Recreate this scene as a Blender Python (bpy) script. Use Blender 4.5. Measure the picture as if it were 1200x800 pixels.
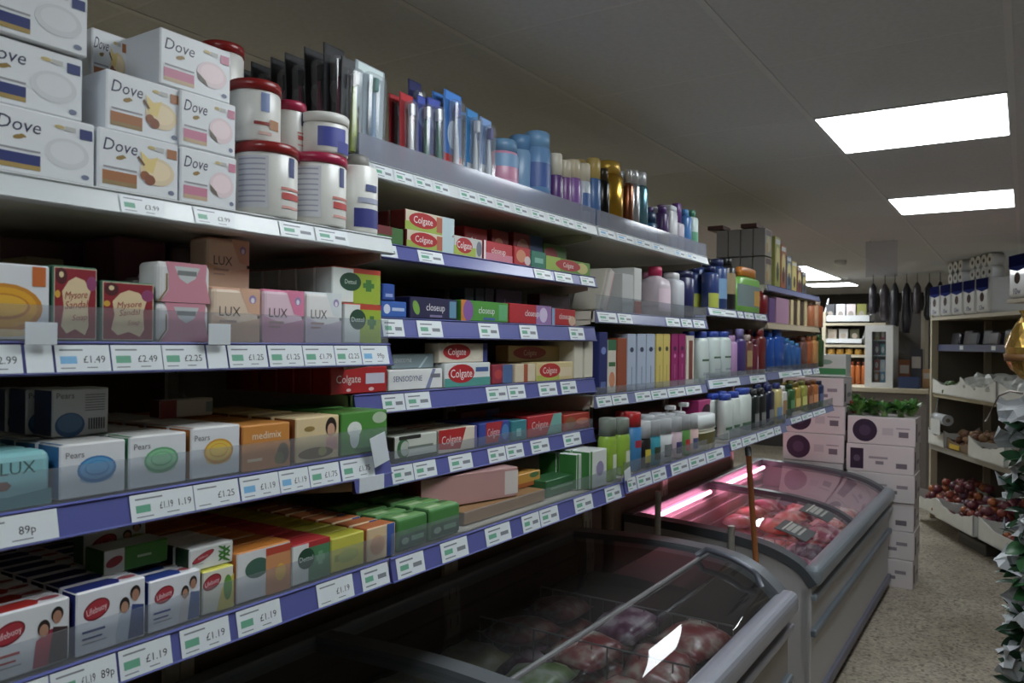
import bpy, bmesh, math, random
from mathutils import Vector, Matrix, noise
random.seed(7)
for _o in list(bpy.data.objects): bpy.data.objects.remove(_o)
scene = bpy.context.scene
COL = scene.collection
PI = math.pi

# ------------------------------------------------------------ camera, world, exposure
FPX, YAW, PIT, ROL, EYE = 928.0, math.radians(32.9), math.radians(.05), math.radians(.6), 1.65
_c, _s = math.cos(YAW), math.sin(YAW)
_F = Vector((-_s*math.cos(PIT), _c*math.cos(PIT), math.sin(PIT)))
_R0 = Vector((_c, _s, 0)); _U0 = _R0.cross(_F)
_R = _R0*math.cos(ROL)+_U0*math.sin(ROL); _U = -_R0*math.sin(ROL)+_U0*math.cos(ROL)
cam = bpy.data.objects.new('camera', bpy.data.cameras.new('camera')); COL.objects.link(cam)
cam.data.lens = 36*FPX/1200; cam.data.sensor_width = 36; cam.data.clip_start = .02
cam.matrix_world = Matrix(((_R.x, _U.x, -_F.x, 0), (_R.y, _U.y, -_F.y, 0), (_R.z, _U.z, -_F.z, EYE), (0, 0, 0, 1)))
scene.camera = cam
cam.data.dof.use_dof = True; cam.data.dof.focus_distance = 2.0; cam.data.dof.aperture_fstop = 8.0
world = bpy.data.worlds.new('world'); scene.world = world; world.use_nodes = True
world.node_tree.nodes['Background'].inputs[0].default_value = (.5, .55, .6, 1)
world.node_tree.nodes['Background'].inputs[1].default_value = .02
vs = scene.view_settings
vs.view_transform = 'Standard'; vs.look = 'None'; vs.gamma = 1; vs.use_curve_mapping = False
vs.exposure = 0.0
PANEL_E = 13.5            # ceiling panel brightness
PINK_E = 16.0             # freezer tube brightness

def on(u, v, ax, val):
    """photo pixel -> point on the plane axis=val"""
    d = _F*FPX+_R*(u-600)+_U*(400-v)
    o = (0, 0, EYE)
    t = (val-o[ax])/d[ax]
    return Vector((d.x*t, d.y*t, EYE+d.z*t))

# ------------------------------------------------------------ materials
def lin(c):
    r = []
    g_ = (c[0]*.3+c[1]*.55+c[2]*.15)*.16
    for x in c[:3]:
        x = (x*.84+g_)/255.0
        r.append(x/12.92 if x <= .04045 else ((x+.055)/1.055)**2.4)
    return (*r, 1)
_M = {}
def mat(c, rough=.5, metal=0., spec=.5, noise_amt=.06, scale=30., bump=0., coat=0., sub=0.):
    key = (tuple(c), rough, metal, spec, noise_amt, scale, bump, coat)
    if key in _M: return _M[key]
    m = bpy.data.materials.new('surface'); m.use_nodes = True
    nt = m.node_tree; b = nt.nodes['Principled BSDF']
    b.inputs['Roughness'].default_value = rough; b.inputs['Metallic'].default_value = metal
    b.inputs['Specular IOR Level'].default_value = spec; b.inputs['Coat Weight'].default_value = coat
    L = lin(c)
    tc = nt.nodes.new('ShaderNodeTexCoord'); n = nt.nodes.new('ShaderNodeTexNoise')
    n.inputs['Scale'].default_value = scale; n.inputs['Detail'].default_value = 2
    nt.links.new(tc.outputs['Object'], n.inputs['Vector'])
    r = nt.nodes.new('ShaderNodeMix'); r.data_type = 'RGBA'
    r.inputs[6].default_value = tuple(max(0, x*(1-noise_amt)) for x in L[:3])+(1,)
    r.inputs[7].default_value = tuple(min(1, x*(1+noise_amt)) for x in L[:3])+(1,)
    nt.links.new(n.outputs['Fac'], r.inputs[0]); nt.links.new(r.outputs[2], b.inputs['Base Color'])
    if bump:
        bp = nt.nodes.new('ShaderNodeBump'); bp.inputs['Strength'].default_value = bump; bp.inputs['Distance'].default_value = .003
        nt.links.new(n.outputs['Fac'], bp.inputs['Height']); nt.links.new(bp.outputs[0], b.inputs['Normal'])
    _M[key] = m
    return m
def ink(c): return mat(c, .45, noise_amt=.0)
def emit(c, strength):
    key = ('emit', tuple(c), strength)
    if key in _M: return _M[key]
    m = bpy.data.materials.new('lamp'); m.use_nodes = True
    b = m.node_tree.nodes['Principled BSDF']
    b.inputs['Base Color'].default_value = (.8, .8, .8, 1)
    b.inputs['Emission Color'].default_value = (*[x for x in c], 1); b.inputs['Emission Strength'].default_value = strength
    _M[key] = m
    return m
def clear(tint=(1, 1, 1), haze=.0, hazecol=(.6, .62, .65), ior=1.45, rough=.02):
    key = ('clear', tint, haze, hazecol, ior, rough)
    if key in _M: return _M[key]
    m = bpy.data.materials.new('clear_plastic'); m.use_nodes = True
    nt = m.node_tree; nt.nodes.clear()
    out = nt.nodes.new('ShaderNodeOutputMaterial'); t = nt.nodes.new('ShaderNodeBsdfTransparent'); t.inputs[0].default_value = (*tint, 1)
    g = nt.nodes.new('ShaderNodeBsdfGlossy'); g.inputs['Roughness'].default_value = rough
    lw = nt.nodes.new('ShaderNodeLayerWeight'); lw.inputs[0].default_value = .5
    pw = nt.nodes.new('ShaderNodeMath'); pw.operation = 'POWER'; pw.inputs[1].default_value = 4.5; nt.links.new(lw.outputs['Facing'], pw.inputs[0])
    fr = nt.nodes.new('ShaderNodeMath'); fr.operation = 'MULTIPLY_ADD'; fr.inputs[1].default_value = .8; fr.inputs[2].default_value = ((ior-1)/(ior+1))**2
    nt.links.new(pw.outputs[0], fr.inputs[0])
    d = nt.nodes.new('ShaderNodeBsdfDiffuse'); d.inputs[0].default_value = (*hazecol, 1)
    m1 = nt.nodes.new('ShaderNodeMixShader'); m1.inputs[0].default_value = haze
    nt.links.new(t.outputs[0], m1.inputs[1]); nt.links.new(d.outputs[0], m1.inputs[2])
    m2 = nt.nodes.new('ShaderNodeMixShader'); nt.links.new(fr.outputs[0], m2.inputs[0])
    nt.links.new(m1.outputs[0], m2.inputs[1]); nt.links.new(g.outputs[0], m2.inputs[2])
    nt.links.new(m2.outputs[0], out.inputs[0])
    _M[key] = m
    return m

# ------------------------------------------------------------ mesh builder
_TXT = {}
def text_mesh(s):
    if s in _TXT: return _TXT[s]
    cu = bpy.data.curves.new('t', 'FONT'); cu.body = s; cu.resolution_u = 2; cu.size = 1
    ob = bpy.data.objects.new('t', cu); COL.objects.link(ob)
    dg = bpy.context.evaluated_depsgraph_get(); me = bpy.data.meshes.new_from_object(ob.evaluated_get(dg))
    vv = [(v.co.x, v.co.y) for v in me.vertices]; ff = [tuple(p.vertices) for p in me.polygons]
    bpy.data.objects.remove(ob); bpy.data.curves.remove(cu); bpy.data.meshes.remove(me)
    x0 = min(v[0] for v in vv); x1 = max(v[0] for v in vv); y0 = min(v[1] for v in vv); y1 = max(v[1] for v in vv)
    _TXT[s] = (vv, ff, x0, x1, y0, y1)
    return _TXT[s]

class MB:
    def __init__(self): self.v = []; self.f = []; self.mi = []; self.mats = []; self.lay = 0; self.smooth = []
    def m(self, mt):
        if isinstance(mt, (tuple, list)): mt = mat(mt)
        if mt not in self.mats: self.mats.append(mt)
        return self.mats.index(mt)
    def face(self, idx, mt, sm=False): self.f.append(tuple(idx)); self.mi.append(self.m(mt)); self.smooth.append(sm)
    def poly(self, pts, mt):
        n = len(self.v); self.v += [tuple(p) for p in pts]; self.face(range(n, n+len(pts)), mt)
    def box(self, a, b, mt, **kw):
        """kw: front (+x), back, near (-y), far (+y), top, bottom materials"""
        x0, y0, z0 = a; x1, y1, z1 = b
        n = len(self.v)
        self.v += [(x0, y0, z0), (x1, y0, z0), (x1, y1, z0), (x0, y1, z0), (x0, y0, z1), (x1, y0, z1), (x1, y1, z1), (x0, y1, z1)]
        for nm, q in (('bottom', (0, 3, 2, 1)), ('top', (4, 5, 6, 7)), ('near', (0, 1, 5, 4)), ('front', (1, 2, 6, 5)), ('far', (2, 3, 7, 6)), ('back', (3, 0, 4, 7))):
            self.face([n+i for i in q], kw.get(nm, mt))
        return self
    def rbox(self, a, b, mt, r=.004, seg=2, **kw):
        bm = bmesh.new(); bmesh.ops.create_cube(bm, size=1)
        for v in bm.verts: v.co = Vector([a[i]+(v.co[i]+.5)*(b[i]-a[i]) for i in range(3)])
        r = min(r, .45*min(b[i]-a[i] for i in range(3)))
        bmesh.ops.bevel(bm, geom=bm.edges[:], offset=r, segments=seg, profile=.5, affect='EDGES')
        n = len(self.v); self.v += [tuple(v.co) for v in bm.verts]; bm.verts.index_update()
        for f in bm.faces:
            nn = f.normal; k = max(range(3), key=lambda i: abs(nn[i]))
            nm = [('back', 'front'), ('near', 'far'), ('bottom', 'top')][k][nn[k] > 0]
            self.face([n+v.index for v in f.verts], kw.get(nm, mt), sm=False)
        bm.free(); return self
    def prism(self, prof, y0, y1, mt, axis='y', cap=True, close=True):
        """prof: list of (x,z) extruded along y"""
        n = len(self.v); k = len(prof)
        g = (lambda p, t: (p[0], t, p[1])) if axis == 'y' else ((lambda p, t: (t, p[0], p[1])) if axis == 'x' else (lambda p, t: (p[0], p[1], t)))
        self.v += [g(p, y0) for p in prof]+[g(p, y1) for p in prof]
        for i in range(k if close else k-1):
            j = (i+1) % k; self.face((n+i, n+j, n+k+j, n+k+i), mt)
        if cap and close:
            self.face(range(n, n+k), mt); self.face(range(n+2*k-1, n+k-1, -1), mt)
        return self
    def loft(self, secs, seg=20, pw=2., c=(0, 0, 0), cap=True, sm=True):
        """secs: (z, half_depth_x, half_width_y, material) ; material colours the band above the section"""
        n0 = len(self.v)
        for (z, hx, hy, mt) in secs:
            for i in range(seg):
                a = 2*PI*i/seg; ca, sa = math.cos(a), math.sin(a)
                self.v.append((c[0]+hx*math.copysign(abs(ca)**(2/pw), ca), c[1]+hy*math.copysign(abs(sa)**(2/pw), sa), c[2]+z))
        for k in range(len(secs)-1):
            for i in range(seg):
                j = (i+1) % seg; a = n0+k*seg
                self.face((a+i, a+j, a+seg+j, a+seg+i), secs[k][3], sm)
        if cap:
            self.face([n0+i for i in range(seg-1, -1, -1)], secs[0][3]); e = n0+(len(secs)-1)*seg
            self.face([e+i for i in range(seg)], secs[-1][3])
        return self
    def patch(self, r, z0, z1, a0, a1, mt, seg=8, c=(0, 0), ry=None):
        ry = ry or r; n = len(self.v)
        for i in range(seg+1):
            a = math.radians(a0+(a1-a0)*i/seg)
            for z in (z0, z1): self.v.append((c[0]+r*math.cos(a), c[1]+ry*math.sin(a), z))
        for i in range(seg): self.face((n+2*i, n+2*i+2, n+2*i+3, n+2*i+1), mt, True)
        return self
    def tube(self, pts, r, mt, seg=8, cap=True):
        pts = [Vector(p) for p in pts]; n0 = len(self.v); rs = r if isinstance(r, (list, tuple)) else [r]*len(pts)
        for k, p in enumerate(pts):
            t = (pts[min(k+1, len(pts)-1)]-pts[max(k-1, 0)]).normalized()
            up = Vector((0, 0, 1)) if abs(t.z) < .9 else Vector((1, 0, 0))
            a = t.cross(up).normalized(); b = a.cross(t)
            for i in range(seg):
                w = 2*PI*i/seg; self.v.append(tuple(p+(a*math.cos(w)+b*math.sin(w))*rs[k]))
        for k in range(len(pts)-1):
            for i in range(seg):
                j = (i+1) % seg; q = n0+k*seg; self.face((q+i, q+j, q+seg+j, q+seg+i), mt, True)
        if cap:
            self.face([n0+i for i in range(seg)], mt); e = n0+(len(pts)-1)*seg; self.face([e+i for i in range(seg-1, -1, -1)], mt)
        return self
    # ---- flat print on a face; fr = (origin, right, up, normal)
    def pt(self, fr, a, b):
        o, r, u, n = fr; return tuple(Vector(o)+Vector(r)*a+Vector(u)*b+Vector(n)*(.0003+.00006*self.lay))
    def p_rect(self, fr, x0, y0, x1, y1, mt): self.lay += 1; self.poly([self.pt(fr, x0, y0), self.pt(fr, x1, y0), self.pt(fr, x1, y1), self.pt(fr, x0, y1)], mt)
    def p_poly(self, fr, pts, mt): self.lay += 1; self.poly([self.pt(fr, *p) for p in pts], mt)
    def p_ell(self, fr, cx, cy, rx, ry, mt, rot=0, n=20):
        self.lay += 1; cr, sr = math.cos(rot), math.sin(rot)
        self.poly([self.pt(fr, cx+rx*math.cos(2*PI*i/n)*cr-ry*math.sin(2*PI*i/n)*sr, cy+rx*math.cos(2*PI*i/n)*sr+ry*math.sin(2*PI*i/n)*cr) for i in range(n)], mt)
    def p_text(self, fr, s, cx, cy, h, mt, wmax=None, shear=0., rot=0.):
        self.lay += 1
        vv, ff, x0, x1, y0, y1 = text_mesh(s)
        capy = text_mesh('H'); k = h/(capy[5]-capy[4]); w = (x1-x0)*k; kx = k
        if wmax and w > wmax: kx = k*wmax/w
        n = len(self.v); mid = (capy[4]+capy[5])/2
        for (x, y) in vv:
            a = (x-(x0+x1)/2)*kx+shear*(y-mid)*k; b = (y-mid)*k
            self.v.append(self.pt(fr, cx+a*math.cos(rot)-b*math.sin(rot), cy+a*math.sin(rot)+b*math.cos(rot)))
        for f in ff: self.face([n+i for i in f], mt)
    def mesh(self, name):
        me = bpy.data.meshes.new(name); me.from_pydata(self.v, [], self.f)
        for mt in self.mats: me.materials.append(mt)
        me.polygons.foreach_set('material_index', self.mi); me.polygons.foreach_set('use_smooth', self.smooth)
        me.update(); return me

def obj(name, me, parent=None, loc=(0, 0, 0), rot=(0, 0, 0)):
    if isinstance(me, MB): me = me.mesh(name)
    o = bpy.data.objects.new(name, me); COL.objects.link(o); o.location = loc; o.rotation_euler = rot
    if parent is not None: o.parent = parent
    return o
def tag(o, label=None, cat=None, group=None, kind=None):
    if label: o['label'] = label
    if cat: o['category'] = cat
    if group: o['group'] = group
    if kind: o['kind'] = kind
    return o
def thing(name, label, cat, loc=(0, 0, 0), rotz=0, group=None):
    o = obj(name, None, None, loc, (0, 0, rotz)); return tag(o, label, cat, group)
def struct(name, mb, label=None):
    o = obj(name, mb); o['kind'] = 'structure'
    if label: o['label'] = label
    return o
class Proto:
    """one kind of product: body mesh and part meshes, shared by its copies"""
    def __init__(self, name, body, parts=(), sub={}):
        self.name = name; self.body = body.mesh(name)
        self.parts = [(n, p.mesh(n), [(a, q.mesh(a)) for a, q in sub.get(n, ())]) for n, p in parts if p.v]
    def put(self, loc, label, cat, group=None, rot=(0, 0, 0), parts=True):
        o = obj(self.name, self.body, None, loc, rot); tag(o, label, cat, group)
        if parts:
            for n, me, sb in self.parts:
                c = obj(n, me, o)
                for a, q in sb: obj(a, q, c)
        return o

# colours
WHITE = (222, 226, 228); PAPER = (214, 222, 226); CREAM = (214, 205, 180); NAVY = (28, 34, 92); GOLD = (150, 118, 50)
BLUE = (84, 90, 160); DKBLUE = (30, 36, 90); RED = (176, 24, 30); GREEN = (40, 130, 60); GREY = (120, 124, 128); BLACK = (16, 16, 18)
RISER = clear((.86, .88, .9), .10, (.55, .58, .62))
GLASS = clear((.84, .88, .90), .035, (.55, .56, .58), ior=1.6, rough=.02)  # slight diffuse haze stands in for pale reflections on the panes
WRAP = clear((.95, .96, .97), .10, (.8, .82, .85), 1.7, .12)

# ------------------------------------------------------------ the room
ZC = 2.45; GX, GY = -.64, 2.91          # ceiling grid origin: a panel corner
XL, XR, YN, YF = -4.3, 1.9, -3.0, 13.2
fl = mat((122, 112, 98), .55, noise_amt=.0)
def floor_mat():
    m = bpy.data.materials.new('terrazzo_floor'); m.use_nodes = True; nt = m.node_tree; b = nt.nodes['Principled BSDF']
    b.inputs['Roughness'].default_value = .5
    tc = nt.nodes.new('ShaderNodeTexCoord'); vo = nt.nodes.new('ShaderNodeTexVoronoi'); vo.inputs['Scale'].default_value = 70
    no = nt.nodes.new('ShaderNodeTexNoise'); no.inputs['Scale'].default_value = 1.6; no.inputs['Detail'].default_value = 5
    nt.links.new(tc.outputs['Object'], vo.inputs['Vector']); nt.links.new(tc.outputs['Object'], no.inputs['Vector'])
    cr = nt.nodes.new('ShaderNodeValToRGB'); e = cr.color_ramp.elements
    e[0].position = .0; e[0].color = lin((100, 88, 74)); e[1].position = 1; e[1].color = lin((202, 189, 168))
    x = cr.color_ramp.elements.new(.45); x.color = lin((174, 163, 145))
    nt.links.new(vo.outputs['Color'], cr.inputs[0])
    mx = nt.nodes.new('ShaderNodeMix'); mx.data_type = 'RGBA'; mx.blend_type = 'MULTIPLY'; mx.inputs[0].default_value = .6
    c2 = nt.nodes.new('ShaderNodeValToRGB'); c2.color_ramp.elements[0].position = .3; c2.color_ramp.elements[0].color = lin((170, 160, 148))
    c2.color_ramp.elements[1].position = .65; c2.color_ramp.elements[1].color = (1, 1, 1, 1)
    nt.links.new(no.outputs['Fac'], c2.inputs[0]); nt.links.new(cr.outputs[0], mx.inputs[6]); nt.links.new(c2.outputs[0], mx.inputs[7])
    nt.links.new(mx.outputs[2], b.inputs['Base Color']); return m
struct('floor', MB().box((XL, YN, -.1), (XR, YF, 0), floor_mat()), 'speckled beige terrazzo shop floor')
wm = mat((150, 142, 126), .8, scale=3)
struct('wall_left', MB().box((XL-.1, YN, 0), (XL, YF, ZC), mat((226, 208, 164), .8, scale=3))); struct('wall_right', MB().box((XR, YN, 0), (XR+.1, YF, ZC), wm))
struct('wall_back', MB().box((XL, YF, 0), (XR, YF+.1, ZC), mat((60, 56, 54), .8))); struct('wall_front', MB().box((XL, YN-.1, 0), (XR, YN, ZC), wm))
ceil = struct('ceiling', MB().box((XL, YN, ZC+.012), (XR, YF, ZC+.1), mat((120, 116, 112), .9)), 'grey suspended tile ceiling')
PANELS = [(0, 0, 1), (0, 3, 1), (0, -3, 1), (0, -6, 1), (-3, 9, 3), (-3, 13, 1), (-5, -1, 1), (-5, -4, 1), (-5, 4, 1), (2, 8, 1), (2, 13, 1)]  # last two panels are added out of view to brighten the produce side
_tile = mat((204, 205, 206), .92, noise_amt=.10, scale=60, bump=.15)
tmesh = MB().rbox((.003, .003, 0), (.597, .597, .012), _tile, r=.002, seg=1).mesh('ceiling_tile')
taken = {(i, j+k) for (i, j, n) in PANELS for k in range(n)}
i0 = math.ceil((XL-GX)/.6); i1 = math.floor((XR-GX)/.6); j0 = math.ceil((YN-GY)/.6); j1 = math.floor((YF-GY)/.6)
cells = [(i, j) for i in range(i0, i1) for j in range(j0, j1) if (i, j) not in taken]
def seen(i, j):
    q = Vector((GX+.6*i+.3, GY+.6*j+.3, ZC-EYE)); d = q.dot(_F)
    if d < .2: return 9e9
    u, v = FPX*q.dot(_R)/d, FPX*q.dot(_U)/d
    return d if abs(u) < 900 and abs(v) < 700 else 9e8+d
cells.sort(key=lambda c: seen(*c))
for (i, j) in cells[:290]: obj('ceiling_tile', tmesh, ceil, (GX+.6*i, GY+.6*j, ZC))
rest = MB()
for (i, j) in cells[290:]: rest.box((GX+.6*i+.006, GY+.6*j+.006, ZC), (GX+.6*i+.594, GY+.6*j+.594, ZC+.012), _tile)
if rest.v: tag(obj('ceiling_tiles', rest, ceil), kind='stuff')
tb = mat((212, 212, 212), .7)
for i in range(i0, i1+1): obj('ceiling_grid_bar', MB().prism([(GX+.6*i-.009, ZC-.002), (GX+.6*i+.009, ZC-.002), (GX+.6*i+.009, ZC+.012), (GX+.6*i-.009, ZC+.012)], YN, YF, tb), ceil)
for j in range(j0, j1+1): obj('ceiling_grid_bar', MB().prism([(GY+.6*j-.006, ZC+.0005), (GY+.6*j+.006, ZC+.0005), (GY+.6*j+.006, ZC+.011), (GY+.6*j-.006, ZC+.011)], XL, XR, tb, axis='x'), ceil)
def panel(i, j, n, label):
    x, y = GX+.6*i, GY+.6*j
    t = thing('ceiling_light_panel', label, 'ceiling light', (x, y, ZC))
    L = .6*n; fr = MB(); al = mat((205, 205, 205), .4)
    for a, b in (((.008, .008), (.03, L-.008)), ((.57, .008), (.592, L-.008)), ((.03, .008), (.57, .03)), ((.03, L-.03), (.57, L-.008))):
        fr.box((a[0], a[1], -.004), (b[0], b[1], .011), al)
    obj('frame', fr, t); obj('diffuser', MB().rbox((.012, .012, -.006), (.588, L-.012, .009), emit((.90, .965, 1.), PANEL_E), r=.006), t)
for (i, j, n), lb in zip(PANELS, ['square lit ceiling panel above the curved-glass freezer', 'square lit ceiling panel directly above the stacked white boxes', 'square lit ceiling panel above the soap shelves', 'square lit ceiling panel over the aisle behind the soap shelves',
        'long lit ceiling panel beyond the end of the shelving run', 'small lit ceiling panel furthest down the shop by the back displays', 'lit ceiling panel over the next aisle', 'lit ceiling panel over the next aisle at its near end', 'lit ceiling panel over the next aisle at its far end', 'added out-of-view ceiling panel brightening the angled produce unit', 'added out-of-view ceiling panel brightening the far right of the shop']):
    panel(i, j, n, lb)
# smoke detectors on the far ceiling
for (u, v, lb) in [(985, 305, 'round smoke detector on the ceiling beside the long light panel')]:
    p = on(u, v, 2, ZC); b = MB().loft([(-.05, .03, .03, WHITE), (-.035, .05, .05, WHITE), (0, .055, .055, WHITE)])
    tag(obj('smoke_detector', b, None, (p.x, p.y, ZC-.003)), lb, 'smoke detector')

# ------------------------------------------------------------ shelving against the left
X1, X2, XB = -1.01, -1.11, -1.68
BAYS = [(.15, 1.15), (1.15, 2.205), (2.205, 3.235), (3.235, 4.16), (4.16, 5.4)]
MET = mat((200, 194, 178), .45, noise_amt=.03); BACKP = mat((118, 104, 84), .7, noise_amt=.05)
for k, (a, b) in enumerate(BAYS):
    lb = ['bar soaps', 'toothpaste', 'bottles and roll-ons', 'shampoo bottles', 'boxed goods at its far end'][k]
    t = thing('shelving_frame', 'cream metal shelving frame behind the '+lb, 'shelving', (XB, a, 0))
    obj('back_panel', MB().box((-.02, .04, .08), (0, b-a-.04, 2.02), BACKP), t)
    for yy in (.020, b-a-.020):
        m = MB().box((-.03, yy-.018, 0), (.012, yy+.018, 2.03), MET)
        for z in range(16): m.box((.012, yy-.003, .25+.11*z), (.0125, yy+.003, .29+.11*z), BLACK)
        obj('upright', m, t)
TICKINK = ink((40, 44, 52)); TGREEN = ink((96, 168, 136)); TBLUE = ink((110, 176, 224)); TGREY = ink((120, 126, 134)); TPAPER = mat(PAPER, .4, noise_amt=.02)
SH = {}
STRIP = {'blue': mat(BLUE, .28, noise_amt=.03, scale=8), 'white': mat((206, 212, 214), .3, noise_amt=.03), 'grey': mat((120, 126, 168), .25, noise_amt=.03), 'tan': mat((176, 160, 132), .4)}
def shelf(key, label, X, y0, y1, z, zl, riser, strip, tickets=(), tilt=.010):
    SH[key] = (X, z, y0, y1)
    y0 += .004; y1 -= .004
    b = MB().box((XB+.014, y0, z-.028), (X-.02, y1, z-.002), MET)
    b.box((X-.026, y0, zl+.004), (X-.014, y1, z-.002), MET)
    root = obj('shop_shelf', b); tag(root, label, 'shelf')
    for yy in (y0+.004, y1-.008):
        obj('bracket', MB().prism([(XB+.014, z-.028), (X-.03, z-.028), (X-.03, z-.042), (XB+.014, z-.12)], yy, yy+.003, MET), root)
    st = MB().prism([(X-.012, zl), (X, zl+.001), (X+.002, zl+.003), (X-.002, zl+.0045), (X-tilt, z-.004), (X-tilt+.003, z-.002), (X-tilt, z), (X-.014, z)], y0, y1, STRIP[strip])
    obj('price_strip', st, root)
    if riser:
        r = MB().box((X-.0125, y0+.004, z-.004), (X-.0105, y1-.004, z+riser), RISER)
        ro = obj('riser', r, root); ro['label'] = 'clear plastic upstand along the shelf edge'
    for tk in tickets:
        u0, u1, txt, col = tk[:4]; zm = (z+zl)/2
        v = 405
        ya = on(u0, v, 0, X).y; yb = on(u1, v, 0, X).y
        # refine with the real height of the strip
        for _ in range(3):
            ya = yat(u0, X, zm); yb = yat(u1, X, zm)
        ya = max(ya, y0+.003); yb = min(yb, y1-.003)
        h = z-zl-.008; w = yb-ya
        if w < .006: continue
        m = MB(); s = Vector((-tilt+.002, 0, h)).normalized()
        fr = ((X-.002+.0013, ya, zl+.0045), (0, 1, 0), tuple(s), (1, 0, .2))
        m.p_rect(fr, 0, 0, w, h, TPAPER); tko = obj('price_ticket', m, root); m = MB(); m.lay = 1
        if txt == '':
            pass
        elif txt == '~':
            m.p_rect(fr, w*.12, h*.35, w*.42, h*.6, {'g': TGREEN, 'b': TBLUE}.get(col, TGREEN)); m.p_rect(fr, w*.12, h*.74, w*.6, h*.82, TGREY)
            m.p_rect(fr, w*.58, h*.34, w*.9, h*.55, TGREY); m.p_rect(fr, w*.12, h*.14, w*.5, h*.2, TGREY)
        else:
            if col: m.p_rect(fr, w*.08, h*.3, w*.08+min(w*.3, h*.6), h*.58, TGREEN if col == 'g' else TBLUE)
            m.p_rect(fr, w*.08, h*.78, w*.5, h*.84, TGREY); m.p_rect(fr, w*.08, h*.12, w*.34, h*.16, TGREY); m.p_rect(fr, w*.55, h*.13, w*.75, h*.17, TGREY)
            parts = txt.split(' ')
            for q, p in enumerate(parts):
                m.p_text(fr, p, w*(.7 if len(parts) == 1 else .55+.3*q), h*.46, h*.26, TICKINK, wmax=w*.42/len(parts))
        if m.v: obj('ticket_print', m, tko)
    return root
def yat(u, X, z):
    """y where the vertical photo column u meets the line x=X at height z"""
    v = 405
    for _ in range(6):
        p = on(u, v, 0, X); q = Vector((X, p.y, z-EYE)); v = 400-FPX*q.dot(_U)/q.dot(_F)
    return p.y
g = 'g'; b_ = 'b'
shelf('S1', 'deep white shelf on top holding cartons of soap and lidded tubs', X1, .15, 1.15, 1.848, 1.814, 0, 'white', [(143, 195, '£3.99', g), (230, 278, '£3.99', g), (330, 370, '~', g), (372, 410, '~', g)])
shelf('S2', 'blue-edged shelf holding red and pink boxed soaps behind clear upstand', X1, .15, 1.15, 1.645, 1.602, .045, 'blue', [(-45, 28, '£2.99', ''), (32, 64, '', ''), (67, 131, '£1.49', b_), (133, 192, '£2.49', g), (193, 243, '£2.25', g), (245, 268, '', ''), (270, 315, '£1.25', g), (317, 357, '£1.25', g), (358, 394, '£1.79', g), (395, 425, '£2.25', g), (426, 457, '99p', b_)])
shelf('S3', 'blue-edged shelf holding white cartons with coloured oval soaps', X1, .15, 1.15, 1.44, 1.396, .046, 'blue', [(-60, 70, '89p', g), (155, 229, '£1.19 1.19', g), (230, 282, '£1.25', ''), (284, 329, '£1.19', b_), (330, 364, '£1.19', b_), (365, 400, '£1.75', g), (402, 440, '£1.75', g)])
shelf('S4', 'lowest blue-edged shelf holding rows of red, blue and orange soap packs', X1, .15, 1.15, 1.233, 1.186, .046, 'blue', [(-60, 60, '£1.19', g), (62, 139, '£1.19 89p', g), (142, 203, '£1.19', g), (214, 271, '£1.19', g), (280, 331, '£1.19', g), (374, 416, '£1.19', ''), (426, 464, '~', g)])
W_ = lambda L, c=g: [(a, b, '~', c) for a, b in L]
shelf('T1', 'top shelf holding toothbrush packs and deodorant cans', X2, 1.15, 2.205, 2.016, 1.98, 0, 'white', W_([(440, 462), (464, 486), (488, 508), (510, 528), (540, 560), (562, 580), (582, 600), (604, 620), (624, 640), (644, 658), (660, 674), (676, 690)]))
shelf('T2', 'top shelf holding gold and silver spray cans and small purple bottles', X2, 2.205, 3.235, 2.016, 1.98, 0, 'white', W_([(702, 722), (724, 744), (746, 764), (766, 780), (792, 804), (806, 818)], b_))
shelf('B2', 'blue-edged toothpaste shelf directly under the toothbrush shelf', X2, 1.15, 2.205, 1.855, 1.82, 0, 'blue', W_([(440, 467), (492, 521), (628, 648), (652, 672), (682, 698)]))
shelf('B3', 'blue-edged toothpaste shelf with navy, green and red boxes', X2, 1.15, 2.205, 1.70, 1.655, 0, 'blue', W_([(450, 475), (491, 520), (563, 586), (611, 631), (669, 686)]))
shelf('B4', 'blue-edged toothpaste shelf with white and yellow boxes', X2, 1.15, 2.205, 1.542, 1.498, 0, 'blue', W_([(450, 476), (477, 506), (572, 596), (597, 617), (633, 654), (659, 677)]))
shelf('B5', 'blue-edged toothpaste shelf second from the bottom with clear upstand', X2, 1.15, 2.205, 1.388, 1.344, .028, 'blue', W_([(461, 486), (487, 513), (528, 555), (574, 594), (595, 615), (624, 645), (662, 682)]))
shelf('B6', 'lowest blue-edged shelf under the toothpaste with clear upstand', X1, 1.15, 2.205, 1.232, 1.184, .046, 'blue', W_([(467, 499), (519, 550), (571, 600), (614, 634), (635, 656), (675, 696), (711, 729)]))
shelf('C2', 'grey-edged shelf holding cotton boxes and a pink-capped bottle', X2, 2.205, 3.235, 1.752, 1.712, .05, 'grey', W_([(702, 724), (726, 742), (782, 798), (800, 812), (814, 827)]))
shelf('C3', 'grey-edged shelf holding pale blue, yellow and magenta shampoo packs', X2, 2.205, 3.235, 1.486, 1.446, .025, 'grey', W_([(701, 718), (719, 737), (746, 764), (765, 783), (784, 804), (805, 823)]))
shelf('C4', 'lowest grey-edged shelf holding roll-ons behind clear upstand', X1, 2.205, 3.235, 1.24, 1.192, .046, 'blue', W_([(737, 747), (748, 765), (766, 782), (788, 808), (809, 828), (829, 849)]))
shelf('D2', 'grey-edged shelf holding a lime green bottle with orange cap', X2, 3.235, 4.16, 1.808, 1.77, 0, 'grey', W_([(832, 864), (866, 872), (874, 884), (886, 899)]))
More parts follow.
